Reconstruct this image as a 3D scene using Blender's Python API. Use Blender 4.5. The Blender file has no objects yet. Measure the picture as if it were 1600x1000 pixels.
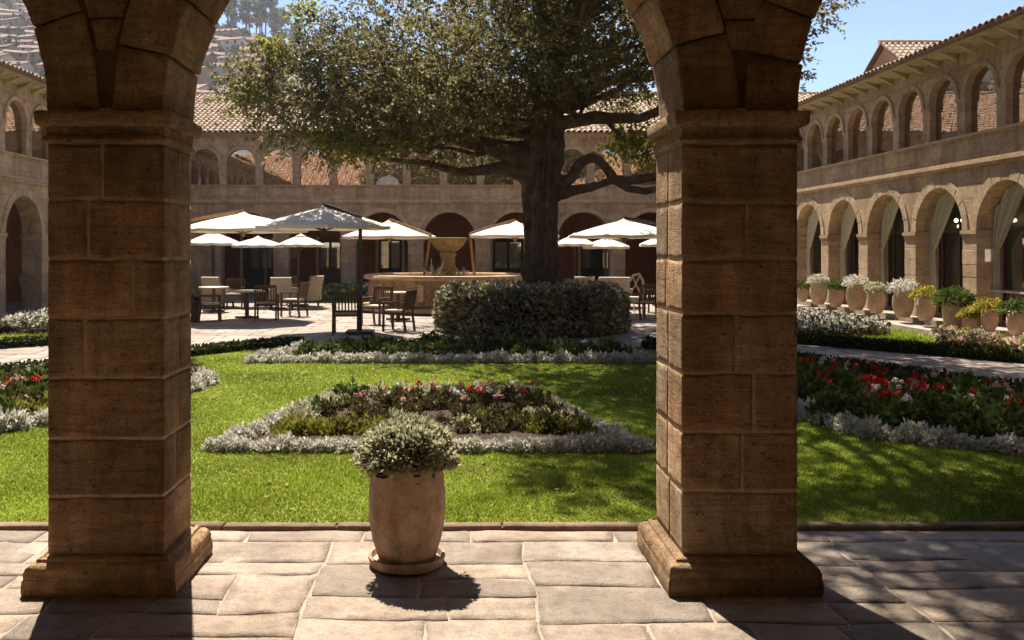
import bpy, bmesh, math, random
import numpy as np
from mathutils import Vector, Matrix, noise

random.seed(7)
RNG = np.random.default_rng(7)
R = math.radians
scene = bpy.context.scene
COL = scene.collection

# ---------------------------------------------------------------- camera, sky, sun, exposure
EYE = 1.9
FPX, VX, VY = 1400.0, 710.0, 388.0          # focal length and vanishing point in photo pixels (1600 x 1000)
cam_d = bpy.data.cameras.new('camera')
cam = bpy.data.objects.new('camera', cam_d)
COL.objects.link(cam)
cam.location = (0, 0, EYE)
cam.rotation_euler = (R(90), 0, 0)
cam_d.sensor_width = 36.0
cam_d.lens = 36.0 * FPX / 1600.0
cam_d.shift_x = (800 - VX) / 1600.0
cam_d.shift_y = -(500 - VY) / 1600.0
cam_d.clip_start = 0.05
cam_d.clip_end = 3000
scene.camera = cam

SUN_EL, SUN_AZ = R(58), R(17)              # azimuth measured from +Y towards -X
world = bpy.data.worlds.new('World')
scene.world = world
world.use_nodes = True
wn = world.node_tree
sky = wn.nodes.new('ShaderNodeTexSky')
sky.sky_type = 'NISHITA'
sky.sun_disc = False
sky.sun_elevation = SUN_EL
sky.sun_rotation = -SUN_AZ
sky.altitude = 3200
sky.air_density = 1.0
sky.dust_density = 1.2
sky.ozone_density = 2.6
bg = wn.nodes['Background']
bg.inputs['Strength'].default_value = 0.085
wn.links.new(sky.outputs[0], bg.inputs[0])

sun_d = bpy.data.lights.new('sun', 'SUN')
sun_d.energy = 5.0
sun_d.angle = R(0.53)
sun_d.color = (1.0, 0.90, 0.76)
sun = bpy.data.objects.new('sun', sun_d)
COL.objects.link(sun)
to_sun = Vector((-math.cos(SUN_EL) * math.sin(SUN_AZ), math.cos(SUN_EL) * math.cos(SUN_AZ), math.sin(SUN_EL)))
sun.rotation_euler = to_sun.to_track_quat('Z', 'Y').to_euler()
sun.location = (-10, 30, 40)

vs = scene.view_settings
vs.view_transform = 'Standard'
vs.look = 'None'
vs.exposure = 1.25
vs.gamma = 1.0
vs.use_curve_mapping = False
scene.cycles.max_bounces = 8
scene.cycles.diffuse_bounces = 5
scene.cycles.transparent_max_bounces = 8

# ---------------------------------------------------------------- layout constants (metres)
XR, XL, YF, YN = 11.3, -11.6, 35.4, 5.56      # inner faces of the four wings
PF, PB = 4.98, 5.56                            # near arcade wall front / back
def gp(px, py, z=0.0):
    Y = FPX * (EYE - z) / (py - VY)
    return ((px - VX) * Y / FPX, Y)
def atx(px, Y): return (px - VX) * Y / FPX
def atz(py, Y): return EYE - (py - VY) * Y / FPX

# ---------------------------------------------------------------- helpers
def tag(o, label=None, cat=None, group=None, kind=None):
    if label: o['label'] = label
    if cat: o['category'] = cat
    if group: o['group'] = group
    if kind: o['kind'] = kind
    return o

def empty(name, loc=(0, 0, 0), rz=0.0, label=None, cat=None, group=None, kind=None):
    o = bpy.data.objects.new(name, None)
    o.empty_display_size = 0.1
    COL.objects.link(o)
    o.location = loc
    o.rotation_euler = (0, 0, rz)
    return tag(o, label, cat, group, kind)

def link(name, me, parent=None, mat=None, loc=None):
    o = bpy.data.objects.new(name, me)
    COL.objects.link(o)
    if mat is not None and not me.materials: me.materials.append(mat)
    if parent is not None: o.parent = parent
    if loc is not None: o.location = loc
    return o

def copy_tree(o, parent=None):
    c = o.copy()
    COL.objects.link(c)
    c.parent = parent
    for ch in list(o.children): copy_tree(ch, c)
    return c

def np_mesh(name, verts, faces, mat=None, smooth=False):
    verts = np.asarray(verts, dtype=np.float32); faces = np.asarray(faces, dtype=np.int32)
    n, k = faces.shape
    me = bpy.data.meshes.new(name)
    me.vertices.add(len(verts)); me.vertices.foreach_set('co', verts.ravel())
    me.loops.add(n * k); me.loops.foreach_set('vertex_index', faces.ravel())
    me.polygons.add(n)
    me.polygons.foreach_set('loop_start', np.arange(n, dtype=np.int32) * k)
    me.polygons.foreach_set('loop_total', np.full(n, k, dtype=np.int32))
    if smooth: me.polygons.foreach_set('use_smooth', np.ones(n, dtype=bool))
    me.update(calc_edges=True)
    if mat: me.materials.append(mat)
    return me

class MB:
    def __init__(s): s.v = []; s.f = []
    def add(s, vs, fs):
        b = len(s.v); s.v += [tuple(p) for p in vs]; s.f += [tuple(i + b for i in q) for q in fs]
    def box(s, x0, x1, y0, y1, z0, z1, f=None):
        P = [(x0,y0,z0),(x1,y0,z0),(x1,y1,z0),(x0,y1,z0),(x0,y0,z1),(x1,y0,z1),(x1,y1,z1),(x0,y1,z1)]
        if f: P = [f(*p) for p in P]
        s.add(P, [(0,3,2,1),(4,5,6,7),(0,1,5,4),(1,2,6,5),(2,3,7,6),(3,0,4,7)])
    def bar(s, a, b, w, h=None, up=(0, 0, 1)):
        a = Vector(a); b = Vector(b); h = h or w
        d = (b - a).normalized(); u = Vector(up)
        if abs(d.dot(u)) > .95: u = Vector((0, 1, 0))
        r = d.cross(u).normalized(); u = r.cross(d)
        P = []
        for p in (a, b):
            for i, j in ((-1,-1),(1,-1),(1,1),(-1,1)): P.append(p + r * (w / 2 * i) + u * (h / 2 * j))
        s.add(P, [(0,1,2,3),(7,6,5,4),(0,4,5,1),(1,5,6,2),(2,6,7,3),(3,7,4,0)])
    def tube(s, pts, rad, n=8, cap=True, jit=0.0, seed=0, ridge=0.0):
        pts = [Vector(p) for p in pts]
        if not hasattr(rad, '__len__'): rad = [rad] * len(pts)
        rings = []; prev = None; b = len(s.v)
        for i, p in enumerate(pts):
            t = (pts[min(i + 1, len(pts) - 1)] - pts[max(i - 1, 0)])
            t = t.normalized() if t.length > 1e-9 else Vector((0, 0, 1))
            if prev is None:
                r = t.cross(Vector((0.13, 1, 0.21))).normalized()
            else:
                r = (prev - t * prev.dot(t)).normalized()
            prev = r; q = t.cross(r)
            for k in range(n):
                a = 2 * math.pi * k / n
                d = r * math.cos(a) + q * math.sin(a)
                rr = rad[i]
                if jit: rr *= 1 + jit * noise.noise(Vector((d.x * 2.2 + seed, d.y * 2.2, d.z * 2.2)) + p * 1.6) + jit * .7 * noise.noise(p * 4 + d * 5 * rad[i] + Vector((seed, 3, 1)))
                if ridge: rr += ridge * noise.noise(Vector((math.cos(a) * 5, math.sin(a) * 5, p.z * .8 + seed))) - ridge * 1.1 * abs(noise.noise(Vector((math.cos(a) * 10, math.sin(a) * 10, p.z * 1.5))))
                s.v.append(tuple(p + d * rr))
        for i in range(len(pts) - 1):
            for k in range(n):
                a = b + i * n + k; c = b + i * n + (k + 1) % n
                s.f.append((a, c, c + n, a + n))
        if cap:
            s.f.append(tuple(b + k for k in reversed(range(n))))
            s.f.append(tuple(b + (len(pts) - 1) * n + k for k in range(n)))
    def lathe(s, prof, n=32, c=(0, 0, 0), jit=0.0, closed=False):
        b = len(s.v)
        for (r, z) in prof:
            for k in range(n):
                a = 2 * math.pi * k / n
                rr = r * (1 + jit * noise.noise(Vector((math.cos(a) * 1.5, math.sin(a) * 1.5, z * 4))))
                s.v.append((c[0] + rr * math.cos(a), c[1] + rr * math.sin(a), c[2] + z))
        for i in range(len(prof) - 1):
            for k in range(n):
                a = b + i * n + k; d = b + i * n + (k + 1) % n
                s.f.append((a, d, d + n, a + n))
        s.f.append(tuple(b + k for k in reversed(range(n))))
        s.f.append(tuple(b + (len(prof) - 1) * n + k for k in range(n)))
    def mesh(s, name, mat=None, smooth=False, merge=False):
        me = bpy.data.meshes.new(name)
        me.from_pydata(s.v, [], s.f)
        bm = bmesh.new(); bm.from_mesh(me)
        if merge: bmesh.ops.remove_doubles(bm, verts=bm.verts, dist=1e-4)
        bmesh.ops.recalc_face_normals(bm, faces=bm.faces)
        bm.to_mesh(me); bm.free()
        if smooth:
            me.polygons.foreach_set('use_smooth', np.ones(len(me.polygons), dtype=bool))
            if smooth == 'auto': me.set_sharp_from_angle(angle=R(38))
        if mat: me.materials.append(mat)
        return me
    def build(s, name, mat, parent=None, smooth=False, merge=False):
        return link(name, s.mesh(name, mat, smooth, merge), parent)

def rblock(x0, x1, y0, y1, z0, z1, seed=0, r=0.012, amp=0.004, wear=0.01, step=0.07, f=None, fine=.45):
    """A dressed stone: rounded box with uneven faces and worn edges; f maps it afterwards."""
    L = (x1 - x0, y1 - y0, z1 - z0)
    r = min(r, min(L) * .3)
    def ticks(l):
        m = max(1, int((l - 2 * r) / step))
        return [0, r * .45, r] + [r + (l - 2 * r) * k / m for k in range(1, m)] + [l - r, l - r * .45, l]
    T = [ticks(l) for l in L]
    idx = {}; V = []; F = []
    def vid(i, j, k):
        key = (i, j, k)
        if key not in idx:
            p = Vector((T[0][i], T[1][j], T[2][k]))
            q = Vector([min(max(p[a], r), L[a] - r) for a in range(3)])
            o = p - q
            edge = 0
            if o.length > 1e-9:
                nrm = o.normalized(); p = q + nrm * r
                edge = sum(1 for a in range(3) if abs(o[a]) > 1e-9) - 1
            else: nrm = Vector((0, 0, 1))
            w = p + Vector((x0, y0, z0)); sd = Vector((seed * 1.37, seed * .71, -seed * .93))
            d = amp * (noise.noise(w * 5 + sd) + .6 * noise.noise(w * 14 + sd) + fine * noise.noise(w * 38 + sd))
            if edge > 0: d -= wear * max(0, noise.noise(w * 7 - sd) + .25) + wear * .6 * max(0, noise.noise(w * 23 - sd))
            p = w + nrm * d
            idx[key] = len(V); V.append(tuple(f(*p)) if f else tuple(p))
        return idx[key]
    n = [len(t) - 1 for t in T]
    for j in range(n[1]):
        for k in range(n[2]):
            F.append((vid(0,j,k), vid(0,j,k+1), vid(0,j+1,k+1), vid(0,j+1,k)))
            F.append((vid(n[0],j,k), vid(n[0],j+1,k), vid(n[0],j+1,k+1), vid(n[0],j,k+1)))
    for i in range(n[0]):
        for k in range(n[2]):
            F.append((vid(i,0,k), vid(i+1,0,k), vid(i+1,0,k+1), vid(i,0,k+1)))
            F.append((vid(i,n[1],k), vid(i,n[1],k+1), vid(i+1,n[1],k+1), vid(i+1,n[1],k)))
    for i in range(n[0]):
        for j in range(n[1]):
            F.append((vid(i,j,0), vid(i,j+1,0), vid(i+1,j+1,0), vid(i+1,j,0)))
            F.append((vid(i,j,n[2]), vid(i+1,j,n[2]), vid(i+1,j+1,n[2]), vid(i,j+1,n[2])))
    m = MB(); m.v = V; m.f = F
    return m

def in_poly(P, poly):
    poly = np.asarray(poly); x, y = P[:, 0], P[:, 1]
    c = np.zeros(len(P), bool); j = len(poly) - 1
    for i in range(len(poly)):
        xi, yi = poly[i]; xj, yj = poly[j]
        h = ((yi > y) != (yj > y)) & (x < (xj - xi) * (y - yi) / (yj - yi + 1e-12) + xi)
        c ^= h; j = i
    return c

def scatter_poly(poly, n, rng=RNG):
    poly = np.asarray(poly); lo, hi = poly.min(0), poly.max(0)
    out = np.zeros((0, 2))
    while len(out) < n:
        P = rng.random((n * 2, 2)) * (hi - lo) + lo
        out = np.vstack([out, P[in_poly(P, poly)]])
    return out[:n]

def unit(a): return a / (np.linalg.norm(a, axis=1, keepdims=True) + 1e-9)

def leaves(P, D, length, width, rng=RNG, fold=.25, spread=.6):
    """One folded diamond leaf per point; D is the preferred direction."""
    n = len(P)
    d = unit(D + rng.normal(size=(n, 3)) * spread)
    s = unit(np.cross(d, rng.normal(size=(n, 3))))
    u = np.cross(s, d)
    Ln = (length * (.6 + .8 * rng.random(n)))[:, None]; W = Ln * width / length
    b = P; t = P + d * Ln - u * Ln * .12
    l = P + d * Ln * .45 + s * W * .5 + u * W * fold
    r_ = P + d * Ln * .45 - s * W * .5 + u * W * fold
    V = np.stack([b, r_, t, l], 1).reshape(-1, 3)
    F = np.arange(n * 4, dtype=np.int32).reshape(-1, 4)
    return V, F

def poly_prism(name, poly, z0, z1, mat, parent=None, bevel=0.0):
    m = MB(); n = len(poly)
    m.add([(x, y, z0) for x, y in poly] + [(x, y, z1) for x, y in poly],
          [tuple(range(n, 2 * n)), tuple(reversed(range(n)))] + [(i, (i + 1) % n, n + (i + 1) % n, n + i) for i in range(n)])
    return m.build(name, mat, parent)

# ---------------------------------------------------------------- materials
class NT:
    def __init__(s, name):
        s.m = bpy.data.materials.new(name); s.m.use_nodes = True
        s.t = s.m.node_tree; s.p = s.t.nodes['Principled BSDF']; s.out = s.t.nodes['Material Output']
    def n(s, kind, **kw):
        o = s.t.nodes.new('ShaderNode' + kind)
        for k, v in kw.items():
            if hasattr(o, k) and k not in ('Scale',): setattr(o, k, v)
            else: o.inputs[k.replace('_', ' ')].default_value = v
        return o
    def l(s, a, b): s.t.links.new(a, b)
    def coord(s): 
        c = s.n('TexCoord'); return c.outputs['Object']
    def noise(s, vec, scale, detail=6, rough=.6, dist=0.0):
        o = s.n('TexNoise'); o.inputs['Scale'].default_value = scale; o.inputs['Detail'].default_value = detail
        o.inputs['Roughness'].default_value = rough; o.inputs['Distortion'].default_value = dist
        s.l(vec, o.inputs['Vector']); return o.outputs['Fac']
    def ramp(s, fac, stops, interp='LINEAR'):
        o = s.n('ValToRGB'); cr = o.color_ramp; cr.interpolation = interp
        while len(cr.elements) < len(stops): cr.elements.new(.5)
        for e, (p, c) in zip(cr.elements, stops):
            e.position = p; e.color = (c[0], c[1], c[2], 1) if hasattr(c, '__len__') else (c, c, c, 1)
        s.l(fac, o.inputs[0]); return o.outputs[0]
    def mix(s, a, b, fac, mode='MIX'):
        o = s.n('Mix'); o.data_type = 'RGBA'; o.blend_type = mode
        for sock, v in ((o.inputs[6], a), (o.inputs[7], b), (o.inputs[0], fac)):
            if hasattr(v, 'is_output'): s.l(v, sock)
            elif sock == o.inputs[0]: sock.default_value = v
            else: sock.default_value = (v[0], v[1], v[2], 1) if hasattr(v, '__len__') else (v, v, v, 1)
        return o.outputs[2]
    def math(s, op, a, b=0.0):
        o = s.n('Math'); o.operation = op
        for sock, v in ((o.inputs[0], a), (o.inputs[1], b)):
            if hasattr(v, 'is_output'): s.l(v, sock)
            else: sock.default_value = v
        return o.outputs[0]
    def bump(s, h, strength=.4, dist=.01, prev=None):
        o = s.n('Bump'); o.inputs['Strength'].default_value = strength; o.inputs['Distance'].default_value = dist
        s.l(h, o.inputs['Height'])
        if prev is not None: s.l(prev, o.inputs['Normal'])
        return o.outputs[0]
    def base(s, c, rough=.8, spec=.3, nrm=None):
        if hasattr(c, 'is_output'): s.l(c, s.p.inputs['Base Color'])
        else: s.p.inputs['Base Color'].default_value = (c[0], c[1], c[2], 1)
        if hasattr(rough, 'is_output'): s.l(rough, s.p.inputs['Roughness'])
        else: s.p.inputs['Roughness'].default_value = rough
        s.p.inputs['Specular IOR Level'].default_value = spec
        if nrm is not None: s.l(nrm, s.p.inputs['Normal'])
        return s.m

def rand_val(t, c, lo, hi):
    oi = t.n('ObjectInfo')
    mr = t.n('MapRange'); mr.inputs[3].default_value = lo; mr.inputs[4].default_value = hi
    t.l(oi.outputs['Random'], mr.inputs[0])
    return t.mix(c, mr.outputs[0], 1.0, 'MULTIPLY')

def m_stone(name, dark, mid, light, sc=1.0, bump=.5, rough=.85, rand=(.85, 1.12), ashlar=None, bd=.012, streak=False, strata=False, tint=False):
    t = NT(name); v = t.coord()
    n1 = t.noise(v, 1.7 * sc, 7, .62, .3); n2 = t.noise(v, 9 * sc, 8, .7); n3 = t.noise(v, 60 * sc, 6, .7)
    c = t.ramp(n1, [(.28, dark), (.5, mid), (.74, light)])
    c = t.mix(c, t.ramp(n2, [(.3, .55), (.5, 1.0), (.72, 1.25)]), .75, 'MULTIPLY')
    c = t.mix(c, t.ramp(n3, [(.3, .55), (.65, 1.25)]), .75, 'MULTIPLY')
    if streak:
        sk_ = 2.2 if streak is True else streak * 1.6
        mp = t.n('Mapping'); mp.inputs['Scale'].default_value = (sk_, sk_, sk_ * .12); t.l(v, mp.inputs[0])
        s1 = t.noise(mp.outputs[0], 2.2, 6, .7, .4)
        c = t.mix(c, t.ramp(s1, [(.38, .6), (.58, 1.08)]), .65, 'MULTIPLY')
    c = rand_val(t, c, *rand)
    if tint or strata:
        oi = t.n('ObjectInfo'); wn_ = t.n('TexWhiteNoise'); wn_.noise_dimensions = '1D'; t.l(oi.outputs['Random'], wn_.inputs['W'])
        c = t.mix(c, t.ramp(wn_.outputs['Value'], [(0, (1.12, .93, .82)), (.45, (1, 1, 1)), (.75, (1.06, 1.0, .9)), (1, (.86, .93, .98))]), (.5 if tint else .6), 'MULTIPLY')
    n4 = t.noise(v, 28 * sc, 5, .65)
    h = t.math('ADD', t.math('ADD', t.math('MULTIPLY', n2, .7), t.math('MULTIPLY', n4, .5)), t.math('MULTIPLY', n3, .35))
    if strata:
        # bedding lines, pits and pale scuffs of the quarried stone
        mp2 = t.n('Mapping'); mp2.inputs['Scale'].default_value = (1.6, 1.6, 13); t.l(v, mp2.inputs[0])
        b1 = t.noise(mp2.outputs[0], 1.6, 6, .65, 1.2)
        c = t.mix(c, t.ramp(b1, [(.34, .62), (.5, 1.0), (.68, 1.28)]), .6, 'MULTIPLY')
        pit = t.ramp(t.noise(v, 34, 3, .5), [(.28, 0.0), (.36, 1.0)])
        c = t.mix(c, t.mix((.45, .42, .4), (1, 1, 1), pit), .8, 'MULTIPLY')
        sc_ = t.ramp(t.noise(v, 5.5, 8, .75, .8), [(.60, 0.0), (.70, 1.0)])
        c = t.mix(c, (.62, .47, .33), t.math('MULTIPLY', sc_, .42))
        h = t.math('ADD', h, t.math('ADD', t.math('MULTIPLY', b1, .7), t.math('MULTIPLY', pit, .35)))
    if ashlar:
        # faint coursing on walls too far off for their joints to be told apart
        sx = t.n('SeparateXYZ'); t.l(v, sx.inputs[0])
        cb = t.n('CombineXYZ'); t.l(t.math('ADD', sx.outputs[0], sx.outputs[1]), cb.inputs[0]); t.l(sx.outputs[2], cb.inputs[1])
        br = t.n('TexBrick'); t.l(cb.outputs[0], br.inputs['Vector'])
        br.inputs['Scale'].default_value = 1.0; br.inputs['Brick Width'].default_value = ashlar[0]; br.inputs['Row Height'].default_value = ashlar[1]
        br.inputs['Mortar Size'].default_value = .012; br.inputs['Mortar Smooth'].default_value = .6; br.offset = .5
        br.inputs['Color1'].default_value = (.82, .82, .82, 1); br.inputs['Color2'].default_value = (1.12, 1.1, 1.08, 1); br.inputs['Mortar'].default_value = (.72, .7, .68, 1)
        c = t.mix(c, br.outputs['Color'], .8, 'MULTIPLY')
        h = t.math('SUBTRACT', h, t.math('MULTIPLY', br.outputs['Fac'], .8))
    return t.base(c, rough, .25, t.bump(h, bump, bd))

def m_plain(name, c, rough=.7, spec=.3, var=.25, sc=6.0, bump=.0, metal=0.0, rand=None):
    t = NT(name); v = t.coord()
    n1 = t.noise(v, sc, 5, .6)
    cc = t.mix(c, t.ramp(n1, [(.3, 1 - var), (.7, 1 + var)]), 1.0, 'MULTIPLY')
    if rand: cc = rand_val(t, cc, *rand)
    t.p.inputs['Metallic'].default_value = metal
    return t.base(cc, rough, spec, t.bump(n1, bump, .01) if bump else None)

def m_leaf(name, stops, trans=.35, rough=.6, patch=.0, tint=None):
    t = NT(name)
    g = t.n('NewGeometry')
    c = t.ramp(g.outputs['Random Per Island'], stops)
    if patch:
        n1 = t.noise(t.coord(), patch, 3, .5)
        c = t.mix(c, t.ramp(n1, [(.35, .7), (.65, 1.25)]), 1.0, 'MULTIPLY')
    m = t.base(c, max(rough, .55), .16)
    if trans:
        tr = t.n('BsdfTranslucent'); t.l(c if tint is None else t.mix(c, tint, 1.0, 'MULTIPLY'), tr.inputs[0])
        mx = t.n('MixShader'); mx.inputs[0].default_value = trans
        t.l(t.p.outputs[0], mx.inputs[1]); t.l(tr.outputs[0], mx.inputs[2]); t.l(mx.outputs[0], t.out.inputs[0])
    return m

def m_glass(name, refl, col, rough=.015, wave=0.0, tint=(.95, .95, .95)):
    t = NT(name)
    gl = t.n('BsdfGlossy'); gl.inputs['Roughness'].default_value = rough; gl.inputs['Color'].default_value = (*tint, 1)
    if wave:
        n1 = t.noise(t.coord(), 2.2, 2, .5); t.l(t.bump(n1, wave, .02), gl.inputs['Normal'])
    t.base(col, .3, .5)
    mx = t.n('MixShader'); mx.inputs[0].default_value = refl
    t.l(t.p.outputs[0], mx.inputs[1]); t.l(gl.outputs[0], mx.inputs[2]); t.l(mx.outputs[0], t.out.inputs[0])
    return t.m

def m_emit(name, c, st):
    t = NT(name); t.p.inputs['Emission Color'].default_value = (*c, 1); t.p.inputs['Emission Strength'].default_value = st
    return t.base(c, .5)

M = {}
M['pillar'] = m_stone('brown_andesite', (.25, .15, .082), (.42, .275, .16), (.60, .43, .28), 1.6, 1.0, .9, (.75, 1.2), bd=.03, streak=True, strata=True)
M['mortar'] = m_stone('lime_mortar', (.40, .27, .16), (.54, .38, .25), (.64, .48, .34), 3.0, .9, .95, (1, 1))
M['darkjoint'] = m_stone('dark_joint', (.10, .06, .035), (.16, .10, .06), (.22, .14, .085), 2.0, .8, .95, (1, 1))
M['wing'] = m_stone('wing_sandstone', (.37, .25, .145), (.50, .35, .21), (.59, .435, .275), .8, .6, .9, (.95, 1.05), ashlar=(.62, .33), bd=.025, streak=.5)
M['wingtrim'] = m_stone('wing_trim_stone', (.36, .245, .145), (.50, .355, .22), (.59, .44, .29), 1.2, .5, .9, (.85, 1.12), bd=.015)
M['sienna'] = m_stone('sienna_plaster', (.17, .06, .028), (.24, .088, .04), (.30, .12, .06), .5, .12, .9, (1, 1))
M['cream'] = m_stone('cream_plaster', (.36, .29, .17), (.46, .38, .23), (.52, .45, .29), .8, .2, .9, (.95, 1.05))
M['limewash'] = m_stone('warm_limewash', (.60, .47, .32), (.70, .57, .41), (.75, .63, .47), .6, .15, .9, (1, 1))
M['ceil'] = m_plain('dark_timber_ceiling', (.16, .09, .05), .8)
M['flag'] = m_stone('flagstone', (.215, .17, .132), (.335, .27, .215), (.46, .38, .31), 1.3, 1.0, .5, (.76, 1.16), bd=.02, tint=True)
M['grout'] = m_stone('pale_grout', (.28, .22, .17), (.39, .32, .26), (.48, .41, .34), 3, .7, .9, (1, 1))
M['patio'] = m_stone('patio_stone', (.27, .22, .17), (.36, .30, .245), (.43, .365, .305), .9, .4, .8, (.9, 1.08))
M['kerb'] = m_stone('kerb_stone', (.13, .085, .055), (.20, .135, .09), (.28, .2, .14), 2, .6, .85, (.85, 1.15))
M['earth'] = m_stone('brown_earth', (.045, .028, .017), (.075, .048, .03), (.11, .072, .045), 3, 1.0, .95, (1, 1), bd=.03)
M['turf'] = m_stone('turf_soil', (.12, .16, .016), (.18, .22, .024), (.23, .26, .034), 1.5, .6, .95, (1, 1))
M['ground'] = m_stone('dry_ground', (.16, .13, .09), (.22, .18, .12), (.28, .23, .16), .05, .3, .95, (1, 1))
M['hill'] = m_stone('hillside', (.11, .10, .06), (.20, .16, .11), (.28, .22, .16), .03, .3, .95, (1, 1))
M['terra'] = m_stone('terracotta', (.34, .22, .15), (.50, .345, .25), (.66, .51, .41), 2.2, .5, .8, (.9, 1.1), bd=.008, streak=True)
M['terra2'] = m_stone('pale_terracotta', (.40, .26, .17), (.52, .35, .24), (.60, .43, .31), 2.2, .4, .8, (.8, 1.12), bd=.008)
M['glass'] = m_glass('gallery_glass', .40, (.035, .02, .012), .01, .05, (1.0, .80, .64))
M['glass2'] = m_glass('screen_glass', .22, (.012, .012, .009), .01, .03)
M['white_fabric'] = None
M['wood'] = m_plain('dark_teak', (.085, .045, .024), .55, .4, .35, 9, .2)
M['wood2'] = m_plain('honey_wood', (.36, .21, .11), .55, .4, .3, 9, .2)
M['metal'] = m_plain('charcoal_metal', (.045, .04, .037), .45, .5, .15, 4, 0, .3)
M['cushion'] = m_plain('cream_cushion', (.58, .50, .38), .9, .2, .12, 12)
M['wicker'] = m_plain('pale_wicker', (.34, .29, .23), .8, .3, .3, 40, .5)
M['tabletop'] = m_plain('pale_table_top', (.48, .38, .28), .5, .4, .2, 8)
M['mossy'] = m_stone('mossy_stone', (.16, .115, .04), (.28, .21, .08), (.38, .30, .14), 2, .6, .85, (1, 1))
M['water'] = m_glass('fountain_water', .35, (.02, .03, .025), .03, .6)
M['bark'] = m_stone('tree_bark', (.10, .068, .046), (.20, .14, .095), (.32, .235, .16), 2.6, 1.0, .95, (1, 1), bd=.08, streak=True)
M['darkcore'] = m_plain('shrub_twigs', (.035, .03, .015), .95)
M['curtain'] = m_plain('sage_curtain', (.52, .48, .36), .9, .2, .1, 10)
M['doorgreen'] = m_plain('dark_green_paint', (.02, .035, .028), .5)
M['sign'] = m_plain('pale_notice', (.6, .52, .42), .8)
M['yellow'] = m_plain('ochre_panel', (.5, .32, .08), .7)
M['lamp'] = m_emit('lamp_glow', (1.0, .8, .5), 2.5)

def m_tile(name, stops):
    t = NT(name); g = t.n('NewGeometry'); v = t.coord()
    c = t.ramp(g.outputs['Random Per Island'], stops)
    n1 = t.noise(v, 3.0, 6, .7); n2 = t.noise(v, 25, 5, .7)
    c = t.mix(c, t.ramp(n1, [(.3, .6), (.65, 1.15)]), .8, 'MULTIPLY')
    c = t.mix(c, t.ramp(n2, [(.3, .7), (.7, 1.15)]), .7, 'MULTIPLY')
    return t.base(c, .85, .2, t.bump(n2, .4, .01))
M['tile'] = m_tile('clay_roof_tile', [(0, (.42, .28, .19)), (.35, (.48, .34, .235)), (.7, (.54, .40, .29)), (1, (.47, .38, .29))])
M['tilebed'] = m_stone('roof_bed', (.13, .08, .05), (.20, .125, .08), (.26, .17, .11), 1, .4, .95, (1, 1))

t = NT('canopy_fabric'); c = t.mix((.86, .80, .70), t.ramp(t.noise(t.coord(), 1.6, 5, .6), [(.3, .9), (.7, 1.06)]), 1.0, 'MULTIPLY')
t.base(c, .85, .2)
tr = t.n('BsdfTranslucent'); t.l(c, tr.inputs[0]); mx = t.n('MixShader'); mx.inputs[0].default_value = .28
t.l(t.p.outputs[0], mx.inputs[1]); t.l(tr.outputs[0], mx.inputs[2]); t.l(mx.outputs[0], t.out.inputs[0])
M['white_fabric'] = t.m

M['leaf_tree'] = m_leaf('broad_tree_leaf', [(0, (.095, .085, .03)), (.35, (.155, .14, .052)), (.7, (.22, .195, .085)), (.88, (.33, .29, .17)), (1, (.20, .22, .055))], .48, .55, .5)
M['leaf_young'] = m_leaf('young_yellow_leaf', [(0, (.16, .18, .02)), (.5, (.26, .27, .03)), (1, (.33, .31, .05))], .5, .5)
M['leaf_hedge'] = m_leaf('variegated_hedge_leaf', [(0, (.14, .135, .055)), (.4, (.25, .235, .11)), (.7, (.46, .40, .25)), (1, (.74, .66, .5))], .45, .5, 1.6)
M['leaf_grey'] = m_leaf('grey_green_leaf', [(0, (.24, .25, .14)), (.4, (.38, .38, .23)), (.8, (.50, .485, .32)), (1, (.60, .57, .42))], .45, .6)
M['leaf_silver'] = m_leaf('silver_leaf', [(0, (.34, .33, .26)), (.4, (.54, .52, .44)), (.8, (.68, .66, .58)), (1, (.78, .76, .70))], .38, .75)
M['leaf_green'] = m_leaf('bed_green_leaf', [(0, (.055, .085, .02)), (.5, (.10, .145, .032)), (1, (.17, .21, .055))], .3, .5)
M['leaf_dark'] = m_leaf('dark_bed_leaf', [(0, (.055, .045, .02)), (.5, (.095, .08, .033)), (1, (.14, .13, .045))], .25, .55)
M['leaf_lime'] = m_leaf('lime_leaf', [(0, (.12, .13, .02)), (.5, (.22, .22, .035)), (1, (.32, .30, .06))], .35, .55)
M['leaf_box'] = m_leaf('box_hedge_leaf', [(0, (.025, .035, .01)), (.6, (.05, .07, .018)), (1, (.08, .11, .03))], .25, .5)
M['leaf_pine'] = m_leaf('eucalyptus_leaf', [(0, (.04, .05, .035)), (.5, (.065, .078, .05)), (1, (.10, .11, .075))], .25, .6)
M['grass'] = m_leaf('lawn_blade', [(0, (.14, .20, .016)), (.5, (.225, .295, .028)), (.85, (.30, .355, .05)), (1, (.42, .40, .12))], .5, .6, .55)
M['fl_red'] = m_leaf('red_petal', [(0, (.50, .02, .02)), (1, (.72, .05, .04))], .3, .6)
M['fl_pink'] = m_leaf('pink_petal', [(0, (.62, .25, .24)), (1, (.78, .45, .42))], .3, .6)
M['fl_white'] = m_leaf('white_petal', [(0, (.62, .57, .50)), (1, (.82, .78, .72))], .3, .6)
M['fl_yellow'] = m_leaf('yellow_petal', [(0, (.10, .14, .03)), (.4, (.30, .28, .04)), (.7, (.48, .40, .05)), (1, (.60, .50, .08))], .3, .6)
M['hwall'] = m_plain('adobe_wall', (.27, .175, .13), .9, .2, .2, .5, 0, 0, (.7, 1.25))
M['hwall2'] = m_plain('pale_house_wall', (.46, .39, .34), .9, .2, .2, .5, 0, 0, (.75, 1.2))
M['hroof'] = m_plain('hill_tile_roof', (.20, .125, .092), .9, .2, .25, .8, 0, 0, (.75, 1.3))
M['hwin'] = m_plain('hill_window', (.04, .04, .045), .4)

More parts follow.
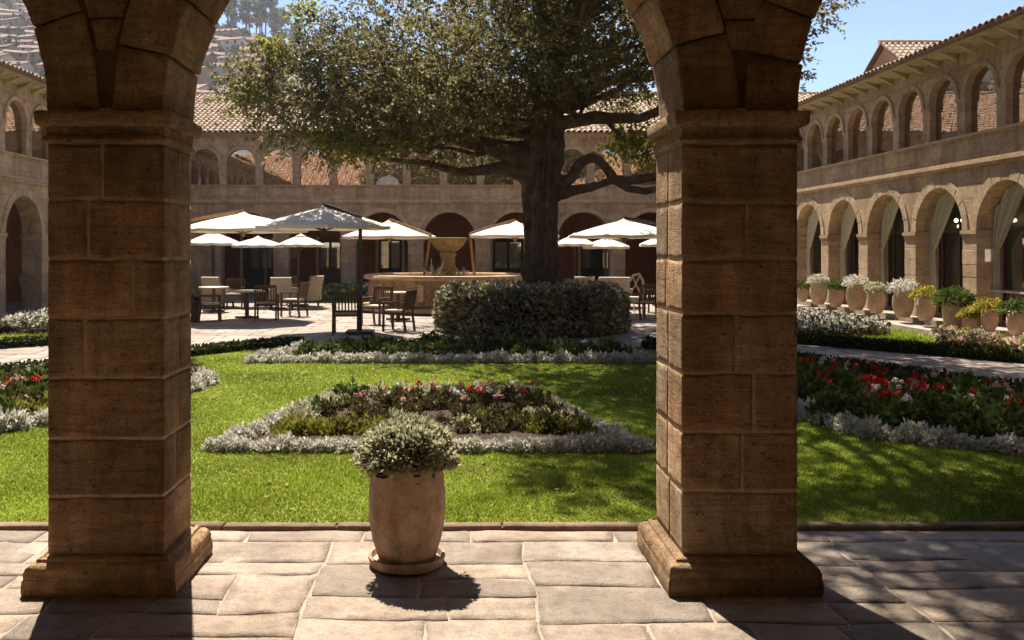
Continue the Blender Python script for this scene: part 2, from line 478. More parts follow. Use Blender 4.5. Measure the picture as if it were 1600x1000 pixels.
# ================================================================ SETTING
g = poly_prism('ground', [(-900, -300), (900, -300), (900, 1200), (-900, 1200)], -.5, -.09, M['ground']); tag(g, kind='structure')
pav = poly_prism('courtyard_paving', [(XL - 3.2, PB + .47), (XR + 3.2, PB + .47), (XR + 3.2, YF + 3.2), (XL - 3.2, YF + 3.2)], -.08, -.012, M['grout']); tag(pav, kind='structure')

# ---- corridor floor with separate flagstones
floor = poly_prism('corridor_floor', [(-15, -1.2), (15, -1.2), (15, 6.03), (-15, 6.03)], -.08, -.0035, M['grout']); tag(floor, kind='structure')
rnd = random.Random(21)
stones = []
def cut(x0, x1, y0, y1, depth=0):
    w, d = x1 - x0, y1 - y0
    if w > 9: 
        c = x0 + w * rnd.uniform(.4, .6); cut(x0, c, y0, y1); cut(c, x1, y0, y1); return
    mw, md = rnd.uniform(.62, 1.1), rnd.uniform(.42, .7)
    if w > mw and (w / mw >= d / md or d <= md):
        c = x0 + w * rnd.uniform(.36, .64); cut(x0, c, y0, y1); cut(c, x1, y0, y1)
    elif d > md:
        c = y0 + d * rnd.uniform(.36, .64); cut(x0, x1, y0, c); cut(x0, x1, c, y1)
    else: stones.append((x0, x1, y0, y1))
cut(-4.8, 4.9, 5.80, 6.02); cut(-4.8, 4.9, 2.4, 5.80)
for (x, x1_, a, b) in stones:
    w = x1_ - x; g_ = rnd.uniform(.003, .008)
    sk = [rnd.uniform(-.05, .05) for _ in range(4)]; tilt = rnd.uniform(-.0025, .0025)
    def f(px, py, pz, x=x, w=w, a=a, b=b, sk=sk, tilt=tilt):
        tx = (px - x) / w; ty = (py - a) / (b - a)
        nx = .034 * noise.noise(Vector((px * 2.1, py * 2.1, 4))) + .010 * noise.noise(Vector((px * 9, py * 9, 4)))
        ny = .034 * noise.noise(Vector((px * 2.1, py * 2.1, 9))) + .010 * noise.noise(Vector((px * 9, py * 9, 9)))
        return (px + nx + (tx - .5) * (ty - .5) * sk[0], py + ny + (tx - .5) * (ty - .5) * sk[1], pz + tilt * (tx - .5) * 2 + .003 * noise.noise(Vector((px * 2.7, py * 2.7, x))))
    rblock(x + g_, x1_ - g_, a + g_, b - g_, -.03, rnd.uniform(-.001, .003), seed=x * 9 + a, r=.004, amp=.0022, wear=.009, step=.06, f=f).build('flagstone', M['flag'], floor, smooth=True)

# ---- kerb between floor and lawn
kerb = MB(); kerb.box(-11.5, 11.2, 6.05, 6.11, -.06, .012); kerb = kerb.build('lawn_kerb', M['darkjoint']); tag(kerb, kind='structure')
x = -7.6
while x < 8:
    w = rnd.uniform(.7, 1.25)
    rblock(x + .004, x + w - .004, 6.035, 6.125, -.03, .033 + rnd.uniform(-.004, .004), seed=x, r=.012, amp=.003, wear=.006, step=.1).build('kerb_stone', M['kerb'], kerb, smooth=True)
    x += w

# ---- courtyard paving slabs (too many to pick apart: one relief sheet of separate slabs)
m = MB(); y = 6.5; rr = random.Random(4); k = 0
while y < 34.5:
    d = rr.uniform(.45, .7); x = XL + rr.uniform(0, .4)
    while x < XR:
        w = rr.uniform(.5, 1.0); q = .012; z = rr.uniform(-.002, .003)
        m.add([(x + q, y + q, -.011), (x + w - q, y + q, -.011), (x + w - q, y + d - q, -.011), (x + q, y + d - q, -.011),
               (x + q + .008, y + q + .008, z), (x + w - q - .008, y + q + .008, z), (x + w - q - .008, y + d - q - .008, z), (x + q + .008, y + d - q - .008, z)],
              [(4, 5, 6, 7), (0, 1, 5, 4), (1, 2, 6, 5), (2, 3, 7, 6), (3, 0, 4, 7)])
        x += w
    y += d
t = NT('patio_slab'); gg = t.n('NewGeometry'); v = t.coord()
c = t.ramp(gg.outputs['Random Per Island'], [(0, (.25, .20, .16)), (.5, (.31, .255, .21)), (1, (.37, .31, .26))])
c = t.mix(c, t.ramp(t.noise(v, 1.1, 7, .65), [(.3, .7), (.68, 1.18)]), 1.0, 'MULTIPLY')
n2 = t.noise(v, 22, 6, .7); c = t.mix(c, t.ramp(n2, [(.3, .8), (.7, 1.1)]), 1.0, 'MULTIPLY')
M['slab'] = t.base(c, .75, .3, t.bump(n2, .35, .01))
slab = m.build('paving_slabs', M['slab'], pav); tag(slab, kind='stuff')

# ---- hill
def hill_z(x, y):
    q = x / max(y, 1)
    s = min(1, max(0, (-q - .02) / .19)); s = s * s * (3 - 2 * s)
    yy = min(max(y - 130, 0), 330)
    z = 8 + yy * .305 + max(0, min(1, (-x - 70) / 160)) * 22 * min(1, yy / 300)
    z += 3.5 * noise.noise(Vector((x * .012, y * .012, 0))) * min(1, yy / 60)
    if y > 460: z -= (y - 460) * .1
    return z * s * min(1, max(0, (y - 90) / 60)) - .1 * 0
V = []; F = []; nx, ny = 70, 50
for j in range(ny + 1):
    for i in range(nx + 1):
        yy = 85 + 640 * j / ny; xx = -560 + 620 * i / nx
        V.append((xx, yy, hill_z(xx, yy) - .6))
for j in range(ny):
    for i in range(nx):
        a = j * (nx + 1) + i; F.append((a, a + 1, a + nx + 2, a + nx + 1))
hl = link('hill', np_mesh('hill', V, F, M['hill'], True)); tag(hl, kind='structure')

# ================================================================ NEAR ARCADE
ZS = 2.66                                    # springing of the near arches
PIL = [(-2.26, -1.616), (1.267, 1.907)]
ARC = [(-3.70, 1.44), (-.1745, 1.4415), (3.349, 1.442)]   # arch centre x, inner radius

def rect_mould(x0, x1, y0, y1, prof, seg=.05, amp=.004, seed=0):
    m = MB(); loops = []
    nx = max(2, int((x1 - x0) / seg)); ny = max(2, int((y1 - y0) / seg))
    base = [(i / nx, 0, 0, -1) for i in range(nx)] + [(1, i / ny, 1, 0) for i in range(ny)] + [(1 - i / nx, 1, 0, 1) for i in range(nx)] + [(0, 1 - i / ny, -1, 0) for i in range(ny)]
    n = len(base); V = []
    for (o, z) in prof:
        for (a, b, _, _) in base:
            px = x0 - o + (x1 - x0 + 2 * o) * a; py = y0 - o + (y1 - y0 + 2 * o) * b
            w = Vector((px, py, z))
            cx, cy = (x0 + x1) / 2, (y0 + y1) / 2
            d = 1 + (amp * (noise.noise(w * 6 + Vector((seed, 0, 0))) + .7 * noise.noise(w * 17)) - .006 * max(0, noise.noise(w * 9 + Vector((0, seed, 0))) - .2)) / .35
            V.append((cx + (px - cx) * d, cy + (py - cy) * d, z + amp * .5 * noise.noise(w * 8)))
    F = []
    for i in range(len(prof) - 1):
        for k in range(n):
            a = i * n + k; b = i * n + (k + 1) % n
            F.append((a, b, b + n, a + n))
    F.append(tuple(reversed(range(n)))); F.append(tuple((len(prof) - 1) * n + k for k in range(n)))
    m.add(V, F); return m

def pz(y): return 1.9 - (y - 388) / 281.0
def make_pillar(label, x0, x1, y1, joints, vj, seed):
    root = empty('stone_pillar', ((x0 + x1) / 2, (PF + y1) / 2, 0), 0, label, 'pillar')
    inv = Vector(root.location)
    def loc(o): o.location = -inv; return o
    core = MB(); core.box(x0 + .0042, x1 - .0042, PF + .0042, y1 - .0042, .05, ZS + .02)
    loc(core.build('mortar_core', M['mortar'], root))
    zs = [pz(j) for j in joints]
    rn = random.Random(seed)
    for i in range(len(zs) - 1):
        zt, zb = zs[i], zs[i + 1]; g_ = .0065
        ym = PF + (y1 - PF) * rn.uniform(.42, .62)
        xs = [x0] + ([(vj[i] - VX) / 281.0] if vj[i] else []) + [x1]
        for k in range(len(xs) - 1):
            a = xs[k] + (g_ if k else 0); b = xs[k + 1] - (g_ if k < len(xs) - 2 else 0)
            def f(px, py, pz_, z0=zb, z1=zt, sd=seed + i):
                tt = (pz_ - z0) / (z1 - z0)
                return (px, py, pz_ + .006 * noise.noise(Vector((px * 3.1, py * 3.1, z1 * 5))) * tt + .006 * noise.noise(Vector((px * 3.1, py * 3.1, z0 * 5))) * (1 - tt))
            loc(rblock(a, b, PF, ym - g_, zb + g_, zt - g_, seed * 10 + i * 3 + k, .005, .0024, .010, .02, f).build('stone_block', M['pillar'], root, smooth=True))
        loc(rblock(x0, x1, ym + g_, y1, zb + g_, zt - g_, seed * 10 + i * 3 + 7, .005, .0024, .010, .025).build('stone_block', M['pillar'], root, smooth=True))
    zt = zs[0]; zb = zs[-1]
    cap = [(.0, zt), (.018, zt + .004), (.024, zt + .018), (.018, zt + .034), (.006, zt + .04), (.006, zt + .075), (.014, zt + .10), (.034, ZS - .085), (.046, ZS - .072), (.05, ZS - .05), (.052, ZS - .012), (.045, ZS), (-.2, ZS + .001)]
    loc(rect_mould(x0, x1, PF, y1, cap, seed=seed).build('capital', M['pillar'], root, smooth='auto'))
    bas = [(.098, -.004), (.103, .03), (.10, .085), (.094, .092), (.096, .12), (.088, .148), (.07, .165), (.048, .172), (.044, .186), (.026, .196), (.022, zb - .012), (.004, zb - .002), (-.2, zb)]
    loc(rect_mould(x0, x1, PF, y1, bas, seed=seed + 3).build('plinth', M['pillar'], root, smooth='auto'))
    return root

make_pillar('thick brown stone pillar at left, beside the leftmost lawn strip, tan mortar joints', *PIL[0], 5.50,
            [224, 312, 405, 497, 590, 685, 775, 868], [160, 138, 208, 133, None, None, None], 3)
make_pillar('thick brown stone pillar at right, sunlight grazing its inner side', *PIL[1], 5.62,
            [224, 317, 405, 490, 583, 675, 767, 866], [None, 1167, None, 1150, 1178, 1160, None], 11)

def make_arch(label, xc, r, seed, span=(0, 180)):
    root = empty('stone_arch', (xc, PF, ZS), 0, label, 'arch')
    rn = random.Random(seed); a = 0.0; th = .312; Rm = r + th / 2; k = 0
    while a < math.pi - .01:
        da = rn.uniform(.17, .245)
        if math.pi - a - da < .15: da = math.pi - a
        def f(px, py, pz_):
            an = px / Rm
            return (-(pz_) * math.cos(an), py - PF, pz_ * math.sin(an))
        y0 = PF - rn.uniform(-.002, .01)
        o = rblock(a * Rm + .006, (a + da) * Rm - .006, y0, PB + .01, r + rn.uniform(-.006, .006), r + th - rn.uniform(0, .035), seed * 20 + k, .007, .006, .016, .03, f).build('voussoir', M['pillar'], root, smooth=True)
        a += da; k += 1
    return root
make_arch('stone arch springing from the left pillar out of the picture leftwards', *ARC[0], 2)
make_arch('stone arch over the middle opening between the two brown pillars', *ARC[1], 5)
make_arch('stone arch springing from the right pillar out of the picture rightwards', *ARC[2], 8)

def arch_wall(m, u0, u1, z0, z1, arches, t, P, w0=0.0, nseg=14, base=True):
    """Wall strip with round-headed openings; arches = [(uc, r, zs)] sorted; P maps (u, w, z)."""
    def q(a, b, c, d): m.add([P(*a), P(*b), P(*c), P(*d)], [(0, 1, 2, 3)])
    def both(a, b, c, d):
        q((a[0], w0, a[1]), (b[0], w0, b[1]), (c[0], w0, c[1]), (d[0], w0, d[1]))
        q((a[0], w0 + t, a[1]), (b[0], w0 + t, b[1]), (c[0], w0 + t, c[1]), (d[0], w0 + t, d[1]))
    ed = [u0]
    for (uc, r, zs) in arches: ed += [uc - r, uc + r]
    ed.append(u1)
    for i in range(0, len(ed), 2):
        a, b = ed[i], ed[i + 1]
        zsl = arches[0][2] if arches else (z0 + z1) / 2
        if b - a > 1e-4:
            both((a, z0), (b, z0), (b, zsl), (a, zsl)); both((a, zsl), (b, zsl), (b, z1), (a, z1))
    for (uc, r, zs) in arches:
        pts = [(uc - r * math.cos(math.pi * k / nseg), zs + r * math.sin(math.pi * k / nseg)) for k in range(nseg + 1)]
        for k in range(nseg):
            a, b = pts[k], pts[k + 1]
            both(a, b, (b[0], z1), (a[0], z1))
            q((a[0], w0, a[1]), (b[0], w0, b[1]), (b[0], w0 + t, b[1]), (a[0], w0 + t, a[1]))
        for uu in (uc - r, uc + r):
            q((uu, w0, z0), (uu, w0, zs), (uu, w0 + t, zs), (uu, w0 + t, z0))
    q((u0, w0, z1), (u1, w0, z1), (u1, w0 + t, z1), (u0, w0 + t, z1))

def ring(m, uc, r, zs, wd, w0, w1, P, n=18):
    for k in range(n):
        a0, a1 = math.pi * k / n, math.pi * (k + 1) / n
        def pt(a, rad, w): return P(uc - rad * math.cos(a), w, zs + rad * math.sin(a))
        A = [pt(a0, r, w0), pt(a1, r, w0), pt(a1, r + wd, w0), pt(a0, r + wd, w0)]
        B = [pt(a0, r, w1), pt(a1, r, w1), pt(a1, r + wd, w1), pt(a0, r + wd, w1)]
        m.add(A + B, [(0, 1, 2, 3), (3, 2, 6, 7), (0, 1, 5, 4)])
    for a in (0, math.pi):
        m.add([pt(a, r, w0), pt(a, r + wd, w0), pt(a, r + wd, w1), pt(a, r, w1)], [(0, 1, 2, 3)])

SILL, EAVE, STR = 4.36, 6.42, 3.76
def make_roof(root, P, u0, u1, run, rise, ov=.5, seed=0, umin=-1e9, umax=1e9, name='roof'):
    zt = lambda w: EAVE + (w + ov) / run * rise
    m = MB(); W = run - ov
    def rp(w, dz=0): return [P(u0 - w, w, zt(w) + dz), P(u1 + w, w, zt(w) + dz)]
    a, b = rp(-ov); c, d = rp(W)
    m.add([a, b, d, c], [(0, 1, 2, 3)])
    a2, b2 = P(u0 + ov, -ov, EAVE - .05), P(u1 - ov, -ov, EAVE - .05)
    m.add([a, b, b2, a2], [(0, 1, 2, 3)])
    e, f_ = P(u0 - W, W, zt(W)), P(u1 + W, W, zt(W)); g0, h0 = P(u0 - W, W + run, EAVE), P(u1 + W, W + run, EAVE)
    m.add([e, f_, h0, g0], [(0, 1, 2, 3)])
    rf = m.build('roof', M['tilebed'], root)
    # cover tiles, joined: each is only a few pixels
    rng = random.Random(seed); m = MB(); pitch = .215; L = .40
    cols = int((u1 - u0 + 2 * W) / pitch)
    nrm = Vector((0, -rise, run)).normalized(); sl = math.hypot(run, rise)
    for ci in range(cols):
        u = u0 - W + (ci + .5) * pitch
        if u < umin or u > umax: continue
        w = max(-ov, u0 - u, u - u1) - .03
        if w > W: continue
        k = 0
        while w < W - .05:
            w2 = min(w + L * run / sl + .03, W)
            r0, r1 = .092 * rng.uniform(.93, 1.07), .074
            du = rng.uniform(-.012, .012); ts = rng.uniform(-.012, .012); lift = rng.uniform(0, .012)
            A = []
            for (ww, r, sh, lf) in ((w, r0, ts, .012 + lift * .5), (w2, r1, -ts, .0)):
                for s_ in range(6):
                    an = math.pi * s_ / 5
                    A.append(P(u + du + sh + r * math.cos(an), ww - .0, zt(ww) + lf + r * math.sin(an) * .95))
            m.add(A, [(i, i + 1, i + 7, i + 6) for i in range(5)])
            w += .36 * run / sl; k += 1
    tl = m.build('roof_tiles', M['tile'], rf); tag(tl, kind='stuff')
    # ridge
    m = MB(); x = u0 - W
    while x < u1 + W:
        m.tube([P(x, W, zt(W) + .02), P(x + .46, W, zt(W) + .035)], [.12, .135], 8)
        x += .42
    rg = m.build('ridge_tiles', M['tile'], rf); tag(rg, kind='stuff')
    return rf

def make_wing(label, P, u0, u1, low, up, run, rise, seed, floor_z=0.0, blocks=None, show=(-1e9, 1e9), interior=3.0, lower=True, glass_lower=False, z_start=None):
    root = empty('arcade_wing', P((u0 + u1) / 2, 0, 0), 0, label, 'building')
    off = Vector(root.location)
    Q = lambda u, w, z: tuple(Vector(P(u, w, z)) - off)
    T = .55
    zs_l, r_l = 2.30, low[1]; zs_u, r_u = 5.25, up[1]
    def fit(c, sp, r):
        k0 = math.ceil((u0 + r + .12 - c) / sp); k1 = math.floor((u1 - r - .12 - c) / sp)
        return [c + k * sp for k in range(k0, k1 + 1)]
    lowc = fit(low[0], low[2], r_l) if lower else []
    upc = fit(up[0], up[2], r_u)
    if lower:
        m = MB(); arch_wall(m, u0, u1, floor_z - .2, STR - .09, [(c, r_l, zs_l) for c in lowc], T, Q); m.build('lower_wall', M['wing'], root)
    m = MB(); m.box(u0, u1, 0, T, STR + .075, SILL - .001, Q); m.build('parapet', M['wing'], root)
    m = MB(); arch_wall(m, u0, u1, SILL + .05, EAVE - .02, [(c, r_u, zs_u) for c in upc], .38, Q, .03); m.build('upper_wall', M['wing'], root)
    for (nm, a, b, pr) in (('string_course', STR - .09, STR - .03, .035), ('string_course', STR - .03, STR + .04, .085), ('string_course', STR + .04, STR + .075, .05), ('sill', SILL, SILL + .05, .055)):
        m = MB(); m.box(u0 + pr, u1 - pr, -pr, .45, a, b, Q); m.build(nm, M['wingtrim'], root)
    vis = lambda c: show[0] <= c <= show[1]
    for c in lowc:
        if vis(c):
            if blocks and blocks[0] <= c <= blocks[1]:
                nv = 11; rg = empty('arch_ring'); rg.parent = root
                for k in range(nv):
                    th = .20; Rm = r_l + th / 2; a0 = math.pi * k / nv; a1 = math.pi * (k + 1) / nv
                    pr = .016 + .004 * ((k * 7 + int(c * 3)) % 3)
                    V = []
                    for ww in (-pr, .2):
                        for a, rad in ((a0 + .006, r_l - .012), ((a0 + a1) / 2, r_l - .012), (a1 - .006, r_l - .012), (a1 - .006, r_l + th), ((a0 + a1) / 2, r_l + th), (a0 + .006, r_l + th)):
                            V.append(Q(c - rad * math.cos(a), ww, zs_l + rad * math.sin(a)))
                    mm = MB(); mm.add(V, [(0, 1, 4, 5), (1, 2, 3, 4), (6, 7, 10, 11), (7, 8, 9, 10)] + [(i, (i + 1) % 6, 6 + (i + 1) % 6, 6 + i) for i in range(6)])
                    mm.build('voussoir', M['wingtrim'], rg)
            else:
                m = MB(); ring(m, c, r_l, zs_l, .17, -.03, .1, Q); m.build('arch_ring', M['wingtrim'], root)
    for c in upc:
        if vis(c):
            m = MB(); ring(m, c, r_u, zs_u, .10, -.005, .1, Q); m.build('arch_ring', M['wingtrim'], root)
        # glazing behind each gallery arch
        pts = [(c - (r_u + .03) * math.cos(math.pi * k / 12), zs_u + (r_u + .03) * math.sin(math.pi * k / 12)) for k in range(13)]
        pts = [(c - r_u - .03, SILL + .02)] + pts + [(c + r_u + .03, SILL + .02)]
        n = len(pts)
        tl = rnd.uniform(-.003, .003)
        m = MB(); m.add([Q(a, .17 + tl * (a - c), b) for a, b in pts] + [Q(a, .19 + tl * (a - c), b) for a, b in pts], [tuple(range(n)), tuple(range(2 * n - 1, n - 1, -1))] + [(i, (i + 1) % n, n + (i + 1) % n, n + i) for i in range(n)])
        m.build('window_pane', M['glass'], root)
    def piers(cs, r, sp, zs, z0, t, w0, h, pr, part, mat):
        ed = [c - sp / 2 for c in cs] + [cs[-1] + sp / 2]
        for e in ed:
            hw = sp / 2 - r
            a, b = max(e - hw, u0 + .01), min(e + hw, u1 - .01)
            if b - a < .1 or not vis(e): continue
            m = MB()
            m.box(a - pr * .5, b + pr * .5, w0 - pr * .5, w0 + t + .02, zs - h, zs - h * .55, Q)
            m.box(a - pr, b + pr, w0 - pr, w0 + t + .03, zs - h * .55 + .001, zs - .001, Q)
            cp = m.build(part, mat, root)
            if blocks and t > .5 and blocks[0] <= e <= blocks[1]:
                pe = empty('pier'); pe.parent = root; z = z0; k = 0
                rn_ = random.Random(int(e * 100))
                while z < zs - h - .05:
                    z2 = min(z + rn_.uniform(.27, .40), zs - h)
                    if zs - h - z2 < .12: z2 = zs - h
                    d = rn_.uniform(.006, .014)
                    rblock(a - d, b + d, w0 - d, w0 + t + .01, z + .003, z2 - .003, e * 7 + z, .007, .003, .006, .25, Q).build('stone_block', M['wingtrim'], pe)
                    z = z2
    if lower: piers(lowc, r_l, low[2], zs_l, floor_z, T, 0, .16, .05, 'capital', M['wingtrim'])
    piers(upc, r_u, up[2], zs_u, SILL + .05, .38, .03, .10, .03, 'capital', M['wingtrim'])
    # cornice under the eaves, with bracket ends
    m = MB()
    A = [Q(u0, .03, EAVE - .16), Q(u1, .03, EAVE - .16), Q(u1 - .44, -.44, EAVE - .06), Q(u0 + .44, -.44, EAVE - .06), Q(u0, .03, EAVE + .02), Q(u1, .03, EAVE + .02), Q(u1 - .44, -.44, EAVE + .0), Q(u0 + .44, -.44, EAVE + .0)]
    m.add(A, [(0, 1, 2, 3), (2, 3, 7, 6), (0, 4, 5, 1)]); m.build('eaves_soffit', M['cream'], root)
    u = u0 + .6
    while u < u1 - .5:
        if vis(u):
            m = MB(); m.add([Q(u - .05, .02, EAVE - .30), Q(u + .05, .02, EAVE - .30), Q(u + .05, -.36, EAVE - .10), Q(u - .05, -.36, EAVE - .10), Q(u - .05, .02, EAVE - .15), Q(u + .05, .02, EAVE - .15), Q(u + .05, -.36, EAVE - .075), Q(u - .05, -.36, EAVE - .075)],
                            [(0, 1, 2, 3), (4, 5, 6, 7), (0, 3, 7, 4), (1, 2, 6, 5), (2, 3, 7, 6)])
            m.build('bracket', M['cream'], root)
        u += .74
    make_roof(root, Q, u0, u1, run, rise, seed=seed)
    if lower:
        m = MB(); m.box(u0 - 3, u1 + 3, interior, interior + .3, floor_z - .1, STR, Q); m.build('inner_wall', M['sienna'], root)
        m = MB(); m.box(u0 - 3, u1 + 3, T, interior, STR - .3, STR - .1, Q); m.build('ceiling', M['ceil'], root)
        m = MB(); m.box(u0 - 3, u1 + 3, -.02 if floor_z == 0 else -.28, interior, -.06, floor_z + .004, Q); m.build('arcade_floor', M['patio'], root)
    m = MB(); m.box(u0 - 2.5, u1 + 2.5, run * 2 - .9, run * 2 - .6, 0, EAVE - .1, Q); m.build('outer_wall', M['cream'], root)
    return root, Q, lowc, upc

wingR, QR, lowR, upR = make_wing('sunlit sandstone arcade wing along the right, curtains in its lower arches', lambda u, w, z: (XR + w, u, z), YN, YF,
    (23.48 + .52 * 0 - 2.56 * 0 + .0, 1.02, 2.56), (22.25, .577, 1.474), 6.5, 2.55, 1, .24, blocks=(13, 34), show=(12, 36))
wingF, QF, lowF, upF = make_wing('shaded sandstone arcade wing across the far side behind the umbrellas', lambda u, w, z: (u, YF + w, z), XL, XR,
    (-.2, 1.03, 2.66), (-9.9, .58, 1.456), 6.5, 2.58, 2, 0.0, blocks=None)
wingL, QL, lowL, upL = make_wing('shaded sandstone arcade wing along the left edge of the picture', lambda u, w, z: (XL - w, u, z), YN, YF,
    (21.6, 1.02, 2.56), (22.3, .577, 1.474), 6.5, 2.55, 3, .12, blocks=(18, 30), show=(16, 36))
wingN, QN, lowN, upN = make_wing('arcade wing overhead whose roof shows in the far gallery windows', lambda u, w, z: (u, YN - w, z), XL, XR,
    (0, 1, 3), (0, .577, 1.474), 6.5, 2.95, 4, 0.0, lower=False)
# spandrels, ceiling and back wall of the near corridor, and its piers outside the picture
off = Vector(wingN.location)
QW = lambda u, w, z: tuple(Vector((u, YN - w, z)) - off)
m = MB(); p = 3.524
arch_wall(m, XL, XR, ZS + .002, STR + .08, [(c, 1.50, ZS) for c in (-.1745 - 3 * p + .3, -.1745 - 2 * p, -3.70, -.1745, 3.349, -.1745 + 2 * p, -.1745 + 3 * p - .5) if XL + 1.6 < c < XR - 1.6], .535, QW, .02, 22)
m.build('spandrel_wall', M['darkjoint'], wingN)
# small packing stones filling the wedge between neighbouring arch rings
for pi, (a_, b_) in enumerate(PIL):
    pc = (a_ + b_) / 2; dz = .34; fr_ = random.Random(40 + pi)
    while dz < 1.15:
        hgt = fr_.uniform(.13, .24)
        def f(px, py, pz_, pc=pc):
            hw = 1.7635 - math.sqrt(max(.01, 1.753 ** 2 - pz_ ** 2)) + .006
            return tuple(Vector((pc + px * hw, py, ZS + pz_)) - off)
        xs = [-1, 1] if dz < .62 else [-1, fr_.uniform(-.25, .3), 1]
        for q0, q1 in zip(xs[:-1], xs[1:]):
            rblock(q0 + .05, q1 - .05, PF + .004, PF + .2, dz + .007, dz + hgt - .007, pi * 9 + dz * 7 + q0, .006, .004, .012, .04, f).build('packing_stone', M['pillar'], wingN, smooth=True)
        dz += hgt
for c in (-5.46, -8.98, 5.11, 8.64):
    m = MB(); m.box(c - .32, c + .32, .0, .58, -.01, ZS - .002, QW); m.build('pier', M['wing'], wingN)
m = MB(); m.box(-15, 15, .60, 6.76, 4.5, 4.62, QW); m.build('corridor_ceiling', M['limewash'], wingN)
m = MB(); m.box(-15, 15, 6.5, 6.75, -.05, 4.5, QW); m.build('corridor_back_wall', M['limewash'], wingN)
for sx in (-15, 14.8):
    m = MB(); m.box(sx, sx + .2, .6, 6.5, -.05, 4.5, QW); m.build('corridor_end_wall', M['limewash'], wingN)

# kerb steps along the right wing
m = MB(); m.box(XR - .95, XR - .29, YN + .6, YF - .5, -.02, .11); tag(m.build('pavement', M['patio']), kind='structure')

# gable-roofed building behind the right wing
b = empty('gabled_house', (27, 46, 0), 0, 'ochre gable-ended house with tiled roof behind the right wing', 'building')
m = MB(); x0, x1, y0, y1, ze, zr, yc = 22.1 - 27, 13, -4.6, 4.6, 9.55, 12.35, 0
m.add([(x0, y0, 0), (x0, y1, 0), (x0, y1, ze), (x0, yc, zr - .1), (x0, y0, ze), (x1, y0, 0), (x1, y1, 0), (x1, y1, ze), (x1, yc, zr - .1), (x1, y0, ze)],
      [(0, 1, 2, 3, 4), (9, 8, 7, 6, 5), (0, 4, 9, 5), (1, 6, 7, 2)])
M['ochre'] = m_stone('ochre_render', (.33, .19, .09), (.42, .25, .12), (.48, .30, .16), .5, .2, .9, (1, 1))
m.build('wall', M['ochre'], b)
m = MB()
for (ya, yb) in ((y0 - .35, yc), (yc, y1 + .35)):
    za = zr if ya == yc else ze - .2; zb = zr if yb == yc else ze - .2
    m.add([(x0 - .25, ya, za), (x1, ya, za), (x1, yb, zb), (x0 - .25, yb, zb), (x0 - .25, ya, za + .08), (x1, ya, za + .08), (x1, yb, zb + .08), (x0 - .25, yb, zb + .08)], [(0, 1, 2, 3), (4, 5, 6, 7), (0, 1, 5, 4), (1, 2, 6, 5), (2, 3, 7, 6), (3, 0, 4, 7)])
rf = m.build('roof', M['tilebed'], b)
m = MB(); rr = random.Random(5)
for i in range(60):
    x = x0 - .15 + i * .3
    for k in range(13):
        tA, tB = k / 13, (k + 1.12) / 13
        A = []
        for tt, rad in ((tA, .125), (min(tB, 1), .10)):
            yy = y0 - .35 + (yc - y0 + .35) * tt; zz = ze - .2 + (zr - ze + .2) * tt + .09 + (.02 if tt == tA else 0)
            for s_ in range(5):
                an = math.pi * s_ / 4; A.append((x + rad * math.cos(an) + rr.uniform(-.005, .005), yy, zz + rad * math.sin(an)))
        m.add(A, [(i_, i_ + 1, i_ + 6, i_ + 5) for i_ in range(4)])
tag(m.build('roof_tiles', M['tile'], rf), kind='stuff')
m = MB(); m.tube([(x0 - .3, yc, zr + .12), (x1, yc, zr + .12)], .15, 8); m.build('ridge', M['tile'], rf)
m = MB(); m.box(x0 - .05, x0 + .1, -.5, -.15, 10.5, 11.0); m.build('window', M['hwin'], b)

# ================================================================ LAWNS
LAWN_F = [(-11.2, 6.13), (-11.2, 7.4), (-6.68, 13.17), (-5.6, 14.6), (-4.64, 15.74), (-3.7, 16.9), (-2.2, 17.6), (0, 17.95), (2.2, 17.7), (3.8, 16.9), (5.5, 14.46), (6.3, 12.9), (7.13, 11.22), (9.7, 6.13)]
LAWN_R = [(6.8, 17.85), (9.4, 14.78), (10.2, 13.6), (10.2, 28), (8.3, 25), (6.4, 20)]
LAWN_L = [(-6.3, 18.9), (-8.6, 16.94), (-10.6, 14.2), (-10.6, 28), (-8.4, 25), (-6.4, 21.5)]
LAWN_B = [(-6.5, 31.6), (-2.6, 31.2), (-2.2, 33.4), (-7.5, 33.6)]
BED_A = [(-2.18, 8.28), (1.72, 8.28), (1.55, 8.75), (.78, 11.45), (-1.36, 11.45), (-2.05, 8.85)]
BED_B = [(-3.25, 14.75), (-2.9, 15.9), (-1.6, 16.6), (0, 16.85), (2.0, 16.6), (3.1, 15.9), (3.4, 14.75)]
BED_C = [(3.85, 10.3), (4.2, 8.85), (5.1, 8.35), (7.2, 8.2), (7.0, 10.4), (6.35, 11.6), (5.35, 13.6), (4.4, 12.6)]
BED_D = [(-4.15, 9.9), (-5.2, 8.5), (-7.6, 8.6), (-6.9, 10.6), (-5.0, 13.3), (-3.95, 13.2), (-3.45, 12.3)]
BED_E = [(6.9, 19.4), (8.2, 18.9), (9.4, 19.3), (9.75, 20.6), (9.6, 24.0), (8.8, 24.2), (7.5, 21.8)]
BED_G = [(9.35, 17.1), (9.7, 15.9), (10.1, 15.0), (10.15, 18.6), (9.7, 18.2)]
BED_F = [(-8.0, 19.8), (-10.3, 19.3), (-10.3, 26), (-9.4, 25.4), (-8.2, 22)]
BEDS = [BED_A, BED_B, BED_C, BED_D, BED_E, BED_G, BED_F]
LZ = .022
for nm, poly in (('lawn', LAWN_F), ('lawn', LAWN_R), ('lawn', LAWN_L), ('lawn', LAWN_B)):
    tag(poly_prism(nm, poly, -.02, LZ, M['turf']), kind='structure')

